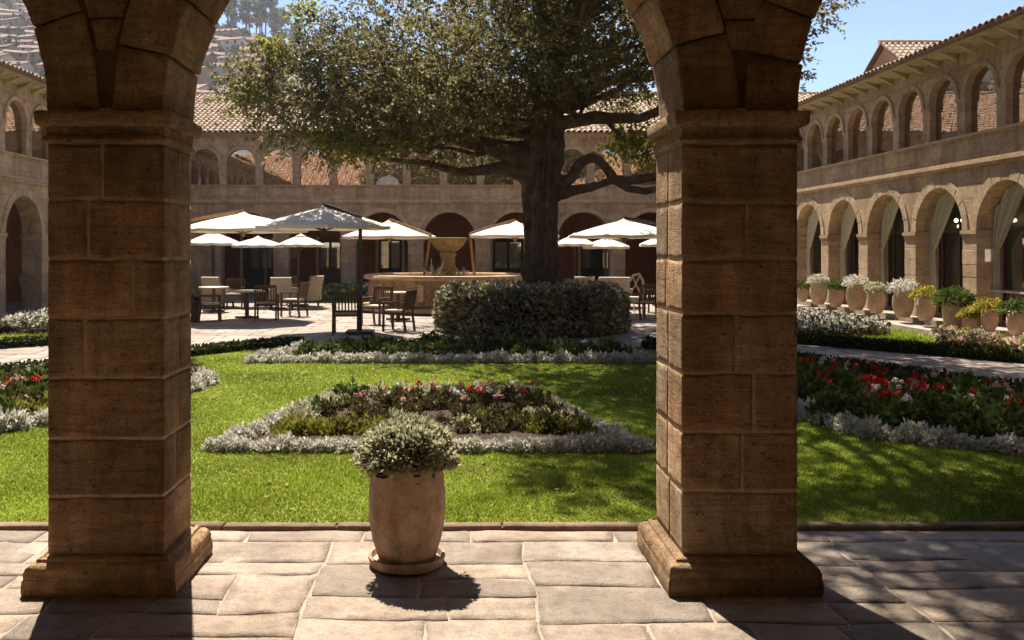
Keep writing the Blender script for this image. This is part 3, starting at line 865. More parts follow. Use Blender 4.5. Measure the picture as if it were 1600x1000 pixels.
def grass(name, poly, dens, h, lim=None):
    rng = np.random.default_rng(len(poly) * 31 + int(dens))
    a = np.asarray(poly); lo, hi = a.min(0), a.max(0)
    n = int((hi[0] - lo[0]) * (hi[1] - lo[1]) * dens)
    P = rng.random((n, 2)) * (hi - lo) + lo
    keep = in_poly(P, poly) & (np.abs(P[:, 0] - .06 * P[:, 1]) < .62 * P[:, 1] + .3)
    k = np.minimum(1, (7.2 / P[:, 1]) ** 2) if lim is None else np.ones(n)
    keep &= rng.random(n) < k
    P = P[keep]
    for b in BEDS: P = P[~in_poly(P, b)]
    n = len(P)
    sc = np.maximum(1, P[:, 1] / 8)[:, None]
    an = rng.random(n) * 2 * np.pi
    s_ = np.stack([np.cos(an), np.sin(an), np.zeros(n)], 1) * (.0045 + .003 * rng.random((n, 1))) * sc
    ln = rng.normal(size=(n, 2)) * .014
    hh = h * (.5 + .8 * rng.random(n)) * (1 + .35 * np.sin(P[:, 0] * 3.1 + np.sin(P[:, 1] * 2.3) * 2) * .5)
    B = np.stack([P[:, 0], P[:, 1], np.full(n, LZ - .004)], 1)
    T = B + np.stack([ln[:, 0], ln[:, 1], hh], 1)
    V = np.stack([B - s_, B + s_, T], 1).reshape(-1, 3)
    o = link(name, np_mesh(name, V, np.arange(n * 3).reshape(-1, 3), M['grass']))
    return o
tag(grass('grass', LAWN_F, 8000, .026), 'short mown grass of the front lawn around the flower beds', 'grass', kind='stuff')
tag(grass('grass', LAWN_R, 700, .05, 1), 'short grass of the side lawn before the right wing', 'grass', kind='stuff')
tag(grass('grass', LAWN_L, 600, .05, 1), 'short grass of the side lawn before the left wing', 'grass', kind='stuff')
tag(grass('grass', LAWN_B, 500, .07, 1), 'strip of grass far back beyond the tables', 'grass', kind='stuff')

# ---- a few fallen leaves on the grass
rg2 = np.random.default_rng(3); P = scatter_poly([(-5, 6.3), (6, 6.3), (5, 14), (-4, 14)], 420, rg2)
for b in BEDS: P = P[~in_poly(P, b)]
V, F = leaves(np.column_stack([P, np.full(len(P), .062)]), np.zeros((len(P), 3)) , .055, .035, rg2, spread=1.0)
V[:, 2] = .05 + (V[:, 2] - .05) * .3
M['dryleaf'] = m_leaf('dry_leaf', [(0, (.20, .12, .04)), (.6, (.34, .24, .07)), (1, (.16, .09, .035))], .2)
tag(link('fallen_leaves', np_mesh('fallen_leaves', V, F, M['dryleaf'])), 'scattered fallen leaves lying on the front lawn', 'leaves', kind='stuff')

# ---- soil of the beds
for poly in BEDS:
    c = np.mean(poly, 0); m = MB(); n = len(poly)
    m.add([(x, y, LZ - .02) for x, y in poly] + [(c[0] + (x - c[0]) * .82, c[1] + (y - c[1]) * .82, .085) for x, y in poly] + [(c[0], c[1], .11)],
          [(i, (i + 1) % n, n + (i + 1) % n, n + i) for i in range(n)] + [(n + i, n + (i + 1) % n, 2 * n) for i in range(n)])
    tag(m.build('flower_bed_soil', M['earth'], smooth=True), kind='structure')

# ================================================================ PLANTS
def clump_mesh(name, rad, h, nleaf, ll, lw, mat, seed, up=.5, spread=.6, shell=.35, lump=.25):
    rng = np.random.default_rng(seed)
    d = rng.normal(size=(nleaf, 3)); d[:, 2] = np.abs(d[:, 2]) * .9 - .06; d = unit(d)
    lum = np.array([1 + lump * noise.noise(Vector(q) * 2.3 + Vector((seed, 0, 0))) + lump * .6 * noise.noise(Vector(q) * 6 + Vector((0, seed, 0))) for q in d])
    rr = (shell + (1 - shell) * rng.random(nleaf) ** .5) * lum
    P = d * rr[:, None] * np.array([rad, rad, h])
    D = d + np.array([0, 0, up])
    V, F = leaves(P, D, ll, lw, rng, spread=spread)
    return np_mesh(name, V, F, mat)

silver = [clump_mesh('silver_clump', .125, .15, 420, .048, .03, M['leaf_silver'], 140 + i, .6, .5, .15, .3) for i in range(4)]
lime = [clump_mesh('lime_clump', .16, .19, 260, .06, .032, M['leaf_lime'], 50 + i, .6, .6, .45, .5) for i in range(3)]
green = [clump_mesh('green_clump', .19, .22, 240, .085, .055, M['leaf_green'], 60 + i, .4, .7, .4, .5) for i in range(3)]
dark = [clump_mesh('dark_clump', .18, .2, 240, .075, .045, M['leaf_dark'], 70 + i, .4, .7, .4, .5) for i in range(3)]
greyc = [clump_mesh('grey_clump', .17, .2, 260, .06, .028, M['leaf_grey'], 80 + i, .6, .5, .4, .5) for i in range(3)]

def flower_mesh(mat, seed, rad=.026, n=22):
    rng = np.random.default_rng(seed)
    d = unit(rng.normal(size=(n, 3)) + np.array([0, 0, .5]))
    V, F = leaves(d * rad * .45, d, rad * .9, rad * .9, rng, spread=.5)
    return np_mesh('flower_head', V, F, mat)
heads = {k: [flower_mesh(M['fl_' + k], i + 5) for i in range(2)] for k in ('red', 'pink', 'white')}
m = MB(); m.tube([(0, 0, -.16), (.006, 0, -.05), (0, 0, .01)], [.004, .0035, .003], 5); stem_me = m.mesh('stem', M['leaf_green'])

prng = random.Random(12)
def put(name, meshes, x, y, z, sc, label, cat, group):
    o = link(name, prng.choice(meshes)); o.location = (x, y, z); o.rotation_euler = (prng.uniform(-.12, .12), prng.uniform(-.12, .12), prng.uniform(0, 6.28))
    s_ = sc * prng.uniform(.82, 1.2); o.scale = (s_, s_, s_ * prng.uniform(.85, 1.2))
    return tag(o, label, cat, group)

def border(path, step, label, group, meshes=None, name='silver_plant', sc=1.0, closed=False, cat='plant', z=.03, rows_=1, inset=0):
    pts = [Vector((*p, 0)) for p in path]
    if closed: pts.append(pts[0])
    for a, b in zip(pts[:-1], pts[1:]):
        n = max(1, int((b - a).length / step))
        nrm = Vector((-(b - a).y, (b - a).x, 0)).normalized()
        for k in range(n):
            for r_ in range(rows_):
                p = a.lerp(b, (k + prng.uniform(.15, .85)) / n) + nrm * (prng.uniform(-.045, .045) + r_ * .17 + inset)
                put(name, meshes or silver, p.x, p.y, z, sc, label, cat, group)

def plant_mass(name, meshes, pts, z, sc, label):
    """Bedding that reads as one carpet: many clumps joined."""
    src = []
    for me in meshes:
        co = np.empty(len(me.vertices) * 3, np.float32); me.vertices.foreach_get('co', co); src.append((co.reshape(-1, 3), me.materials[0]))
    by = {}
    for (x, y) in pts:
        co, mt = prng.choice(src); a = prng.uniform(0, 6.28); q = sc * prng.uniform(.75, 1.25); c_, s_ = math.cos(a), math.sin(a)
        V = np.column_stack([(co[:, 0] * c_ - co[:, 1] * s_) * q + x, (co[:, 0] * s_ + co[:, 1] * c_) * q + y, co[:, 2] * q * prng.uniform(.8, 1.2) + z])
        by.setdefault(mt.name, (mt, []))[1].append(V)
    root = empty(name, (0, 0, 0), 0, label, 'plants', kind='stuff')
    for mt, L in by.values():
        V = np.vstack(L); tag(link('leaves', np_mesh('leaves', V, np.arange(len(V)).reshape(-1, 4), mt), root), kind='stuff')
    return root

def geranium(x, y, col, hgt, label, group, nheads=1, fol=None):
    root = empty('geranium', (x, y, .06), prng.uniform(0, 6.28), label, 'flower', group)
    f = link('foliage', prng.choice(fol or green), root); s_ = hgt / .34 * prng.uniform(.8, 1.1); f.scale = (s_, s_, s_)
    for _ in range(nheads):
        r_ = prng.uniform(0, .11); a = prng.uniform(0, 6.28); z = hgt * prng.uniform(.85, 1.15)
        h = link('flower_head', prng.choice(heads[col]), root); h.location = (r_ * math.cos(a), r_ * math.sin(a), z)
        q = prng.uniform(.8, 1.35); h.scale = (q, q, q)
        st = link('stem', stem_me, h)
    return root

# bed A, the trapezoid in the middle of the front lawn
GA = 'silver plants edging the trapezoid bed'
la = 'small silver leaved plant in the front edge of the trapezoid bed behind the big pot'
border([(-2.2, 8.22), (1.72, 8.22)], .11, la, GA, inset=.06, sc=.72)
border([(1.72, 8.25), (.82, 11.4)], .135, 'small silver leaved plant along the right edge of the trapezoid flower bed', 'silver plants on the right edge of the trapezoid bed', sc=.74)
border([(-1.4, 11.4), (-2.2, 8.3)], .135, 'small silver leaved plant along the left edge of the trapezoid flower bed', 'silver plants on the left edge of the trapezoid bed', sc=.74)
border([(.8, 11.45), (-1.4, 11.45)], .2, 'grey green plant in the back edge of the trapezoid flower bed', 'back edge plants of the trapezoid bed', greyc, 'border_plant', .7)
border([(-1.75, 8.75), (-.75, 8.85), (-.55, 9.0)], .13, 'yellow green shrub in the left of the trapezoid bed', 'lime shrubs in the trapezoid bed', lime, 'lime_shrub', .8, rows_=2)
border([(.15, 8.95), (1.3, 8.8)], .13, 'olive green shrub in the right of the trapezoid bed', 'olive shrubs in the trapezoid bed', lime + dark, 'olive_shrub', .8, rows_=2)
border([(-1.7, 9.3), (-1.2, 10.9)], .17, 'grey green shrub along the left side of the trapezoid bed', 'side shrubs of the trapezoid bed', greyc + green, 'side_shrub', .8)
border([(1.2, 9.5), (.7, 11.0)], .17, 'dull green shrub along the right side of the trapezoid bed', 'side shrubs right of the trapezoid bed', dark + greyc, 'side_shrub', .8)
plant_mass('bedding_plants', dark + greyc[:1], scatter_poly([(-1.6, 8.75), (1.35, 8.75), (.65, 11.15), (-1.15, 11.15)], 95), .07, .52, 'dark brownish bedding plants inside the trapezoid flower bed')
for (x, y) in scatter_poly([(-1.1, 9.6), (.95, 9.5), (.6, 11.0), (-1.0, 11.0)], 15):
    geranium(x, y, 'pink', .22, 'pink geranium in the trapezoid flower bed', 'pink geraniums in the trapezoid bed', prng.randint(1, 3), dark)
for (x, y) in ((-.42, 10.3), (.2, 10.2), (.28, 9.75), (.93, 10.35), (.75, 9.9)):
    geranium(x, y, 'red', .25, 'red geranium among the pink ones in the trapezoid bed', 'red geraniums in the trapezoid bed', 1, dark)
for (x, y) in scatter_poly([(-1.0, 9.7), (.7, 9.7), (.6, 10.8), (-.9, 10.8)], 9):
    geranium(x, y, 'white', .22, 'whitish geranium in the trapezoid flower bed', 'white geraniums in the trapezoid bed', prng.randint(1, 2), dark)

# bed B, the wide band at the back of the front lawn
lb = 'small silver leaved plant edging the wide bed at the back of the lawn'
border([(-3.35, 14.7), (3.5, 14.7)], .15, lb, 'silver plants edging the wide back bed', sc=.9)
border([(-3.3, 14.85), (-2.9, 15.9), (-1.6, 16.7), (0, 16.95), (2.0, 16.7), (3.2, 15.9)], .2, 'silver plant along the far edge of the wide back bed', 'silver plants behind the wide back bed', sc=.95)
plant_mass('bedding_plants', green + green + dark, scatter_poly([(-3.0, 15.0), (-1.8, 16.3), (0, 16.6), (2.2, 16.3), (3.1, 15.0)], 110), .06, .8, 'green leafy plants filling the wide bed at the back of the lawn')

# beds C and D right and left
lc = 'small silver leaved plant edging the right flower bed of red geraniums'
border([(3.75, 10.6), (4.1, 8.85), (5.1, 8.22), (7.0, 8.1)], .14, lc, 'silver plants edging the right bed', sc=.9)
border([(4.05, 10.3), (4.4, 9.2), (5.2, 8.6), (6.8, 8.45)], .15, 'olive green shrub in the front of the right flower bed', 'olive shrubs in the right bed', lime + dark + green, 'olive_shrub', .85, rows_=2)
plant_mass('bedding_plants', dark + green, scatter_poly(BED_C, 120), .07, .8, 'dark green bedding plants inside the right flower bed')
Pc = [(4.2, 10.6), (4.7, 9.4), (6.6, 9.2), (6.5, 10.8), (5.3, 13.2), (4.5, 12.4)]
for i, (x, y) in enumerate(scatter_poly(Pc, 58)):
    col = 'red' if i < 38 else ('white' if i < 50 else 'pink')
    geranium(x, y, col, .27, {'red': 'red geranium in the flower bed right of the right pillar', 'white': 'white flower among the red geraniums in the right bed', 'pink': 'pink geranium among the red ones in the right bed'}[col], col + ' geraniums in the right bed', prng.randint(1, 3))
ld = 'small silver leaved plant edging the left flower bed'
border([(-7.2, 8.4), (-5.2, 8.4), (-4.1, 9.9), (-3.35, 12.3), (-3.9, 13.3)], .14, ld, 'silver plants edging the left bed', sc=.95)
border([(-6.8, 8.7), (-5.35, 8.75), (-4.4, 10.0), (-3.8, 12.2)], .16, 'lime green shrub in the front of the left flower bed', 'lime shrubs in the left bed', lime, 'lime_shrub', .9, rows_=2)
plant_mass('bedding_plants', green + dark, scatter_poly(BED_D, 90), .07, .9, 'green bedding plants inside the left flower bed')
Pd = [(-4.5, 10.4), (-5.4, 9.3), (-7.0, 9.3), (-6.5, 10.8), (-4.9, 13.0), (-4.1, 12.8)]
for i, (x, y) in enumerate(scatter_poly(Pd, 44)):
    col = 'white' if i < 20 else ('pink' if i < 34 else 'red')
    geranium(x, y, col, .3, {'red': 'red geranium in the flower bed left of the left pillar', 'white': 'white flower in the flower bed left of the left pillar', 'pink': 'pink geranium in the flower bed left of the left pillar'}[col], col + ' geraniums in the left bed', prng.randint(1, 3))

# far beds read as one mass of blossom each
def blossom_mass(name, poly, mats, n, h, label):
    root = empty(name, (0, 0, 0), 0, label, 'flower bed', kind='stuff')
    rng = np.random.default_rng(n + len(poly))
    for (mk, share, ll) in mats:
        k = int(n * share); P = scatter_poly(poly, k, rng)
        z = h * (.35 + .65 * rng.random(k) ** .6) * (1 + .45 * np.array([noise.noise(Vector((a * 2.6, b * 2.6, 3))) for a, b in P]))
        P3 = np.column_stack([P, z + .04])
        V, F = leaves(P3, np.tile([0, 0, .7], (k, 1)), ll, ll * .6, rng, spread=.9)
        tag(link('blossom', np_mesh('blossom', V, F, M[mk]), root), kind='stuff')
    return root
blossom_mass('white_flower_mass', BED_E, [('leaf_silver', .45, .10), ('fl_white', .3, .08), ('leaf_dark', .35, .11)], 12000, .21, 'mass of white flowers in the side bed before the right wing')
blossom_mass('pink_flower_mass', BED_G, [('fl_pink', .3, .08), ('fl_white', .4, .08), ('leaf_lime', .25, .1)], 4500, .22, 'mass of pink and white flowers at the right edge of the picture')
blossom_mass('white_flower_mass', BED_F, [('leaf_silver', .5, .10), ('fl_white', .3, .08), ('leaf_dark', .3, .11)], 9000, .32, 'mass of white flowers in the side bed before the left wing')
blossom_mass('far_planting', [(-6.3, 31.9), (-2.8, 31.6), (-2.4, 33.2), (-7, 33.3)], [('leaf_green', .5, .14), ('leaf_silver', .3, .12), ('leaf_lime', .2, .12)], 1800, .5, 'low green planting far back in front of the far arcade')

def hedge_strip(path, w, h, n, label):
    root = empty('low_hedge', (0, 0, 0), 0, label, 'hedge')
    rng = np.random.default_rng(n); pts = np.array(path, float)
    seg = np.linalg.norm(np.diff(pts, axis=0), axis=1); cs = np.r_[0, np.cumsum(seg)]
    tt = rng.random(n) * cs[-1]; i = np.clip(np.searchsorted(cs, tt) - 1, 0, len(seg) - 1)
    f = ((tt - cs[i]) / seg[i])[:, None]; P = pts[i] * (1 - f) + pts[i + 1] * f
    d = (pts[i + 1] - pts[i]) / seg[i][:, None]; nn = np.stack([-d[:, 1], d[:, 0]], 1)
    a = rng.random(n) * np.pi; sh = .75 + .3 * rng.random(n)
    P3 = np.column_stack([P + nn * (np.cos(a) * sh * w / 2)[:, None], .02 + np.sin(a) * h * sh])
    D = np.column_stack([nn * np.cos(a)[:, None], np.sin(a)])
    V, F = leaves(P3, D, .055, .035, rng, spread=.8)
    link('foliage', np_mesh('foliage', V, F, M['leaf_box']), root)
    m = MB()
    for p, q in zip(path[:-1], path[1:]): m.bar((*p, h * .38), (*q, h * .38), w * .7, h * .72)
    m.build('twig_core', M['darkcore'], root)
    return root
hedge_strip([(-10.4, 8.3), (-6.75, 13.05), (-5.6, 14.5), (-4.6, 15.65), (-3.7, 16.8), (-2.9, 17.25)], .22, .16, 9000, 'low clipped box hedge along the left path behind the lawn')
hedge_strip([(3.6, 16.9), (5.4, 14.5), (6.2, 12.95), (7.0, 11.3), (8.6, 8.1)], .26, .2, 9000, 'low clipped box hedge along the shaded right path')
hedge_strip([(6.6, 18.3), (6.95, 17.75), (9.4, 14.9), (10.1, 13.8)], .24, .17, 6000, 'low clipped box hedge in front of the right side lawn')
hedge_strip([(-6.4, 18.9), (-8.6, 17.05), (-10.4, 14.6)], .22, .15, 5000, 'low clipped box hedge in front of the left side lawn')

# ---- potted plants
def pot_profile(h, rmax, rtop, rbot):
    return [(rbot * .6, 0), (rbot, .0), (rbot * 1.04, h * .03), (rbot + (rmax - rbot) * .62, h * .20), (rbot + (rmax - rbot) * .92, h * .38), (rmax, h * .53), (rmax * .985, h * .68),
            (rmax - (rmax - rtop) * .5, h * .85), (rtop, h * .985), (rtop - .008, h), (rtop - .03, h), (rtop - .035, h * .93), (0.01, h * .92)]
def potted(label, x, y, z, h, rmax, rtop, rbot, mat, fol, fr, fh, nleaf, ll, lw, seed, group=None, up=.35):
    root = empty('potted_plant', (x, y, z), 0, label, 'potted plant', group)
    m = MB(); m.lathe(pot_profile(h, rmax, rtop, rbot), 40, jit=.012); m.build('pot', mat, root, smooth='auto')
    me = clump_mesh('foliage', fr, fh, nleaf, ll, lw, M[fol], seed, up, .55, .55, .14)
    f = link('foliage', me, root); f.location = (0, 0, h * .9 + fh * .08)
    return root
pot = potted('tall terracotta pot with a round grey green shrub standing between the two pillars', -.285, 5.40, .035, .615, .232, .204, .168, M['terra'], 'leaf_grey', .288, .262, 10500, .03, .015, 91)
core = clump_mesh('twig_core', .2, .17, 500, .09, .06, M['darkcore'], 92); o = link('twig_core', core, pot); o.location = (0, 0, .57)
m = MB(); m.lathe([(.16, .001), (.205, .001), (.222, .012), (.232, .045), (.234, .062), (.226, .068), (.214, .062), (.205, .03), (.01, .03)], 44, jit=.02)
so = m.build('saucer', M['terra'], smooth='auto'); so.location = (-.285, 5.40, 0)
tag(so, 'chipped round terracotta saucer under the tall pot between the pillars', 'saucer')

# row of pots before the right wing
PX = XR - .05 - .45
row = [(1254, 'leaf_green', .40, .26, 'small pot of green leaves half hidden behind the right pillar'),
       (1279, 'leaf_silver', .60, .30, 'terracotta jar of grey leaves, second from the right pillar'),
       (1306, 'leaf_green', .50, .25, 'small terracotta jar of bright green leaves between two grey plants'),
       (1338, 'leaf_silver', .62, .34, 'wide terracotta jar with a silvery bush, fourth from the pillar'),
       (1369, 'leaf_grey', .52, .27, 'terracotta jar of low grey green leaves before the third arch'),
       (1411, 'leaf_silver', .58, .36, 'terracotta jar with the biggest silvery bush of the row'),
       (1446, 'fl_yellow', .50, .30, 'terracotta jar of yellow flowers left of the large green bush'),
       (1546, 'fl_yellow', .38, .28, 'terracotta jar of yellow flowers on the step right of the large green bush'),
       (1588, 'leaf_green', .40, .30, 'shaded jar of green leaves at the right edge of the picture')]
for i, (px, fol, h, fr, lab) in enumerate(row):
    Y = FPX * PX / (px - VX)
    h *= 1.12
    potted(lab, PX, Y, .245, h, h * .34 + .02, h * .26 + .015, h * .22, M['terra2'], fol, fr, fr * .85, 800, .06, .034, 200 + i, 'pots along the right wing')
for (px, X, h, rm, fol, fr, fh, lab, k) in ((1491, 10.62, .66, .25, 'leaf_green', .40, .36, 'large straight terracotta pot with a wide dark green bush', 1), (1518, 10.62, .42, .19, 'fl_yellow', .22, .16, 'small pale pot of yellow flowers beside the large green bush', 2)):
    Y = FPX * X / (px - VX) 
    rt = empty('potted_plant', (X, Y, .112), 0, lab, 'potted plant', 'pots along the right wing')
    m = MB(); m.lathe([(rm * .5, 0), (rm * .78, 0), (rm * .98, h * .9), (rm * 1.06, h * .91), (rm * 1.06, h), (rm * .95, h), (rm * .93, h * .93), (.01, h * .92)], 32, jit=.01); m.build('pot', M['terra2'], rt, smooth='auto')
    f = link('foliage', clump_mesh('foliage', fr, fh, 1400, .07, .035, M[fol], 300 + k, .3, .6, .5, .2), rt); f.location = (0, 0, h * .9)

# ================================================================ THE BIG TREE AND ITS HEDGE
TX, TY = 2.08, 20.9
def noisy_path(a, b, n, amp, seed, sag=0.0):
    a, b = Vector(a), Vector(b); out = []
    for i in range(n + 1):
        t_ = i / n; p = a.lerp(b, t_); k = amp * math.sin(math.pi * min(1, t_ * 1.15)) 
        p += Vector((noise.noise(Vector((t_ * 3.1, seed, 0))), noise.noise(Vector((t_ * 3.1, 0, seed))), noise.noise(Vector((seed, t_ * 3.1, 5))))) * k * 2
        p.z += sag * math.sin(math.pi * t_)
        out.append(p)
    return out
tree = empty('courtyard_tree', (TX, TY, 0), 0, 'huge broadleaf tree with dark trunk rising out of the round hedge', 'tree')
T0 = Vector((TX, TY, 0))
m = MB()
tp = [(0, 0, 0), (0, 0, .5), (-.02, 0, 1.1), (-.05, 0, 1.8), (-.06, 0, 2.6), (-.05, 0, 3.3), (-.02, 0, 3.9), (.06, 0, 4.6), (.10, .05, 5.6), (.12, .1, 6.8), (.1, .1, 8.2), (.0, .0, 9.6), (.0, 0, 11)]
tr_ = [.66, .54, .47, .43, .41, .42, .45, .40, .33, .27, .22, .14, .05]
# resample for bark relief
def resample(pts, rad, n):
    P2, R2 = [], []
    for i in range(n + 1):
        f = i / n * (len(pts) - 1); k = min(int(f), len(pts) - 2); u = f - k
        P2.append(Vector(pts[k]).lerp(Vector(pts[k + 1]), u)); R2.append(rad[k] * (1 - u) + rad[k + 1] * u)
    return P2, R2
p2, r2 = resample(tp, tr_, 130); m.tube(p2, r2, 110, jit=.16, seed=2, ridge=.085)
m.build('trunk', M['bark'], tree, smooth=True)

rt_ = random.Random(77)
def crown_ok(p):
    x, y, z = p
    lo = 4.05 if x < 1.2 else 4.05 + min(1.0, (x - 1.2) / 1.6) * 1.5
    if y < 17.5: lo = max(lo, 1.9 + .277 * y + 1.0)
    return z > lo
lobes = []
# spreading main crown
tries = 0
while len(lobes) < 98 and tries < 6000:
    tries += 1
    d = Vector((rt_.gauss(0, 1), rt_.gauss(0, 1), rt_.gauss(0, 1))).normalized() * rt_.uniform(.5, 1.0) ** .7
    p = Vector((1.55 + d.x * 6.1, 21.0 + d.y * 5.6, 7.4 + d.z * 4.4))
    r_ = rt_.uniform(.75, 1.25)
    if not crown_ok((p.x, p.y, p.z - r_ * .55)): continue
    if p.x < .5 and p.z + r_ * .5 > 8.3 + .52 * p.x: continue      # the crown leans away from the left
    if abs(p.x - .15) < .8 and abs(p.z - 6.6) < .9: continue         # a gap in the crown
    if any((p - q).length < .8 for q, _ in lobes): continue
    lobes.append((p, r_))
# the low left-hand mass
for (x, y, z, r_) in ((-4.3, 20.6, 5.6, 1.0), (-3.6, 20.2, 4.9, 1.0), (-2.7, 20.0, 4.6, 1.0), (-1.6, 20.0, 4.7, 1.1), (-3.3, 20.9, 6.2, 1.1), (-2.2, 20.3, 6.0, 1.2), (-.8, 20.2, 5.3, 1.2), (.3, 19.9, 5.4, 1.2), (-1.0, 20.3, 6.6, 1.2), (.5, 20.0, 6.8, 1.1), (-4.3, 21.0, 6.2, .7), (-.2, 20.4, 4.6, .8), (1.0, 19.8, 4.9, .7), (-3.9, 20.6, 4.5, .6), (-4.75, 20.7, 5.3, .75), (-4.6, 20.8, 5.9, .7), (1.6, 19.2, 5.6, 1.0), (2.6, 19.3, 6.0, 1.0), (2.2, 19.0, 6.9, 1.1), (3.4, 19.4, 6.6, 1.0), (1.0, 19.2, 6.4, 1.0), (4.2, 20.0, 6.3, .9), (3.6, 20.4, 5.7, .7), (2.0, 18.8, 7.8, 1.1), (3.3, 18.9, 7.7, 1.1), (.9, 19.3, 5.0, .7), (-2.6, 20.4, 6.6, .8), (-1.9, 20.0, 4.25, .55), (-1.2, 20.0, 4.2, .5), (-2.7, 20.2, 4.15, .5)):
    lobes.append((Vector((x, y, z)), r_))
# the long limb overhead that shades the front lawn
for (x, y, z, r_) in ((1.6, 15.6, 8.6, 1.3), (2.8, 14.4, 8.9, 1.3), (.3, 14.4, 9.3, 1.2), (4.2, 13.4, 8.7, 1.3), (3.0, 12.3, 9.2, 1.2), (5.0, 11.9, 9.0, 1.2), (1.3, 12.6, 9.8, 1.1), (5.6, 14.6, 8.6, 1.2), (-.4, 16.2, 8.6, 1.2), (6.6, 13.0, 8.8, 1.0), (4.0, 15.8, 8.2, 1.2), (2.2, 17.0, 7.8, 1.3), (1.9, 10.5, 9.4, .9), (3.4, 10.5, 9.3, 1.0), (4.6, 10.2, 9.5, 1.0), (2.6, 9.8, 9.6, .9), (1.2, 10.4, 9.5, .9), (1.4, 11.4, 9.2, 1.0), (-.5, 12.8, 9.3, .8), (.3, 13.4, 9.2, .9), (2.2, 10.8, 9.0, .9), (5.6, 10.6, 9.2, 1.1), (3.9, 11.4, 9.0, 1.1), (2.4, 11.6, 9.4, 1.1), (6.0, 16.6, 7.9, 1.2), (7.2, 18.6, 7.2, 1.1), (7.4, 20.4, 6.9, .9), (2.6, 10.9, 9.8, .9), (.0, 17.4, 7.8, 1.2)):
    lobes.append((Vector((x, y, z)), r_))
rng = np.random.default_rng(5)
VV, FF, nb = [], [], 0
for (p, r_) in lobes:
    n = int((1350 if p.y > 17.6 else 2600) * r_ ** 2.1)
    # sprays: short twigs inside the lobe with leaves along them
    ns = int(n / 15)
    d = unit(rng.normal(size=(ns, 3))); st = d * (rng.random((ns, 1)) ** .45) * np.array([r_, r_, r_ * .68])
    sd = unit(d + rng.normal(size=(ns, 3)) * .5 + np.array([0, 0, .15]))
    tt = rng.random((ns, 15, 1)) * .42
    P = (st[:, None, :] + sd[:, None, :] * tt).reshape(-1, 3) + rng.normal(size=(ns * 15, 3)) * .03 + np.array(p - T0)
    D = np.repeat(sd, 15, 0) * .6
    V, F = leaves(P, D, .105, .05, rng, spread=.8)
    VV.append(V); FF.append(F + nb); nb += len(V)
link('crown', np_mesh('crown', np.vstack(VV), np.vstack(FF), M['leaf_tree']), tree)
# paler young shoots hanging low
VV, FF, nb = [], [], 0
for (x, y, z, r_) in ((-2.35, 19.9, 4.15, .5), (-1.7, 19.8, 4.2, .45), (-2.9, 20.0, 4.35, .35), (-4.6, 20.6, 5.5, .45), (-4.2, 20.5, 6.5, .4), (-1.0, 19.9, 4.35, .4), (3.95, 21.0, 4.25, .5), (4.35, 21.0, 4.5, .55), (4.5, 21.1, 4.0, .4), (-3.4, 20.4, 7.3, .4)):
    n = int(700 * r_)
    d = unit(rng.normal(size=(n, 3))) * (rng.random((n, 1)) ** .5) * np.array([r_ * 1.3, r_, r_ * .8])
    V, F = leaves(d + np.array((x, y, z)) - np.array(T0), d + np.array([0, 0, -.1]), .12, .06, rng, spread=.8)
    VV.append(V); FF.append(F + nb); nb += len(V)
link('young_shoots', np_mesh('young_shoots', np.vstack(VV), np.vstack(FF), M['leaf_young']), tree)
# limbs
def limb(pts, rad, n=24, seed=0, nm='branch', sides=12):
    P2, R2 = resample(pts, rad, n); m = MB(); m.tube([p for p in P2], R2, sides, jit=.2, seed=seed); return m.build(nm, M['bark'], tree, smooth=True)
limb(noisy_path((-.2, 0, 3.6), (-3.9, -.6, 3.95), 9, .16, 3), [.32, .2, .15, .12, .105, .09, .08, .065, .045, .02], 40, 3)
limb(noisy_path((-.1, 0, 3.9), (-5.2, -.2, 5.4), 8, .3, 4), [.32, .22, .17, .14, .11, .085, .06, .04, .02], 40, 4)
limb([(.3, 0, 3.35), (.62, -.05, 3.52), (.85, -.1, 3.9), (1.15, -.1, 4.02), (1.4, -.1, 3.82), (1.62, -.1, 3.5), (2.0, -.1, 3.48), (2.5, -.1, 3.55), (3.2, 0, 3.52), (4.2, .2, 3.8), (5.2, .3, 4.6)], [.19, .14, .12, .125, .115, .12, .11, .1, .1, .08, .04], 50, 5, sides=10)
limb([(.28, .05, 3.15), (.7, 0, 3.25), (1.1, -.05, 3.32), (1.4, -.1, 3.42), (1.62, -.1, 3.5)], [.17, .12, .1, .09, .09], 24, 6, sides=10)
limb([(1.6, -.1, 3.5), (1.95, -.15, 3.28), (2.35, -.15, 3.22), (2.8, -.1, 3.32), (3.2, 0, 3.5)], [.1, .085, .08, .08, .08], 24, 7, sides=10)
limb(noisy_path((.1, 0, 4.8), (4.4, .5, 5.4), 8, .35, 8), [.2, .17, .15, .13, .11, .1, .08, .05, .02], 40, 8)
limb(noisy_path((.15, 0, 5.4), (3.6, 1.2, 6.3), 8, .35, 9), [.2, .17, .15, .12, .1, .08, .06, .04, .02], 40, 9)
limb(noisy_path((1.3, .1, 4.95), (2.4, .3, 4.2), 6, .3, 10), [.08, .07, .05, .045, .04, .03, .015], 24, 10, sides=8)
limb(noisy_path((.1, 0, 6.0), (1.6, -9.0, 8.9), 10, .5, 11), [.32, .28, .24, .2, .17, .15, .12, .1, .07, .05, .02], 50, 11)
for i, (p, r_) in enumerate(lobes):
    if i % 2 == 0:
        z0 = min(9.0, max(4.2, 4.0 + (p.z - 4) * .5)); a = Vector((.05, 0, z0)); q = p - T0
        if p.y < 18: a = Vector((.6, -3.5 if p.y > 15 else -6.0, 7.2 if p.y > 15 else 8.0))
        limb(noisy_path(a, q, 6, .4, i + 20), [.11, .09, .07, .055, .04, .025, .01], 14, i, sides=6)

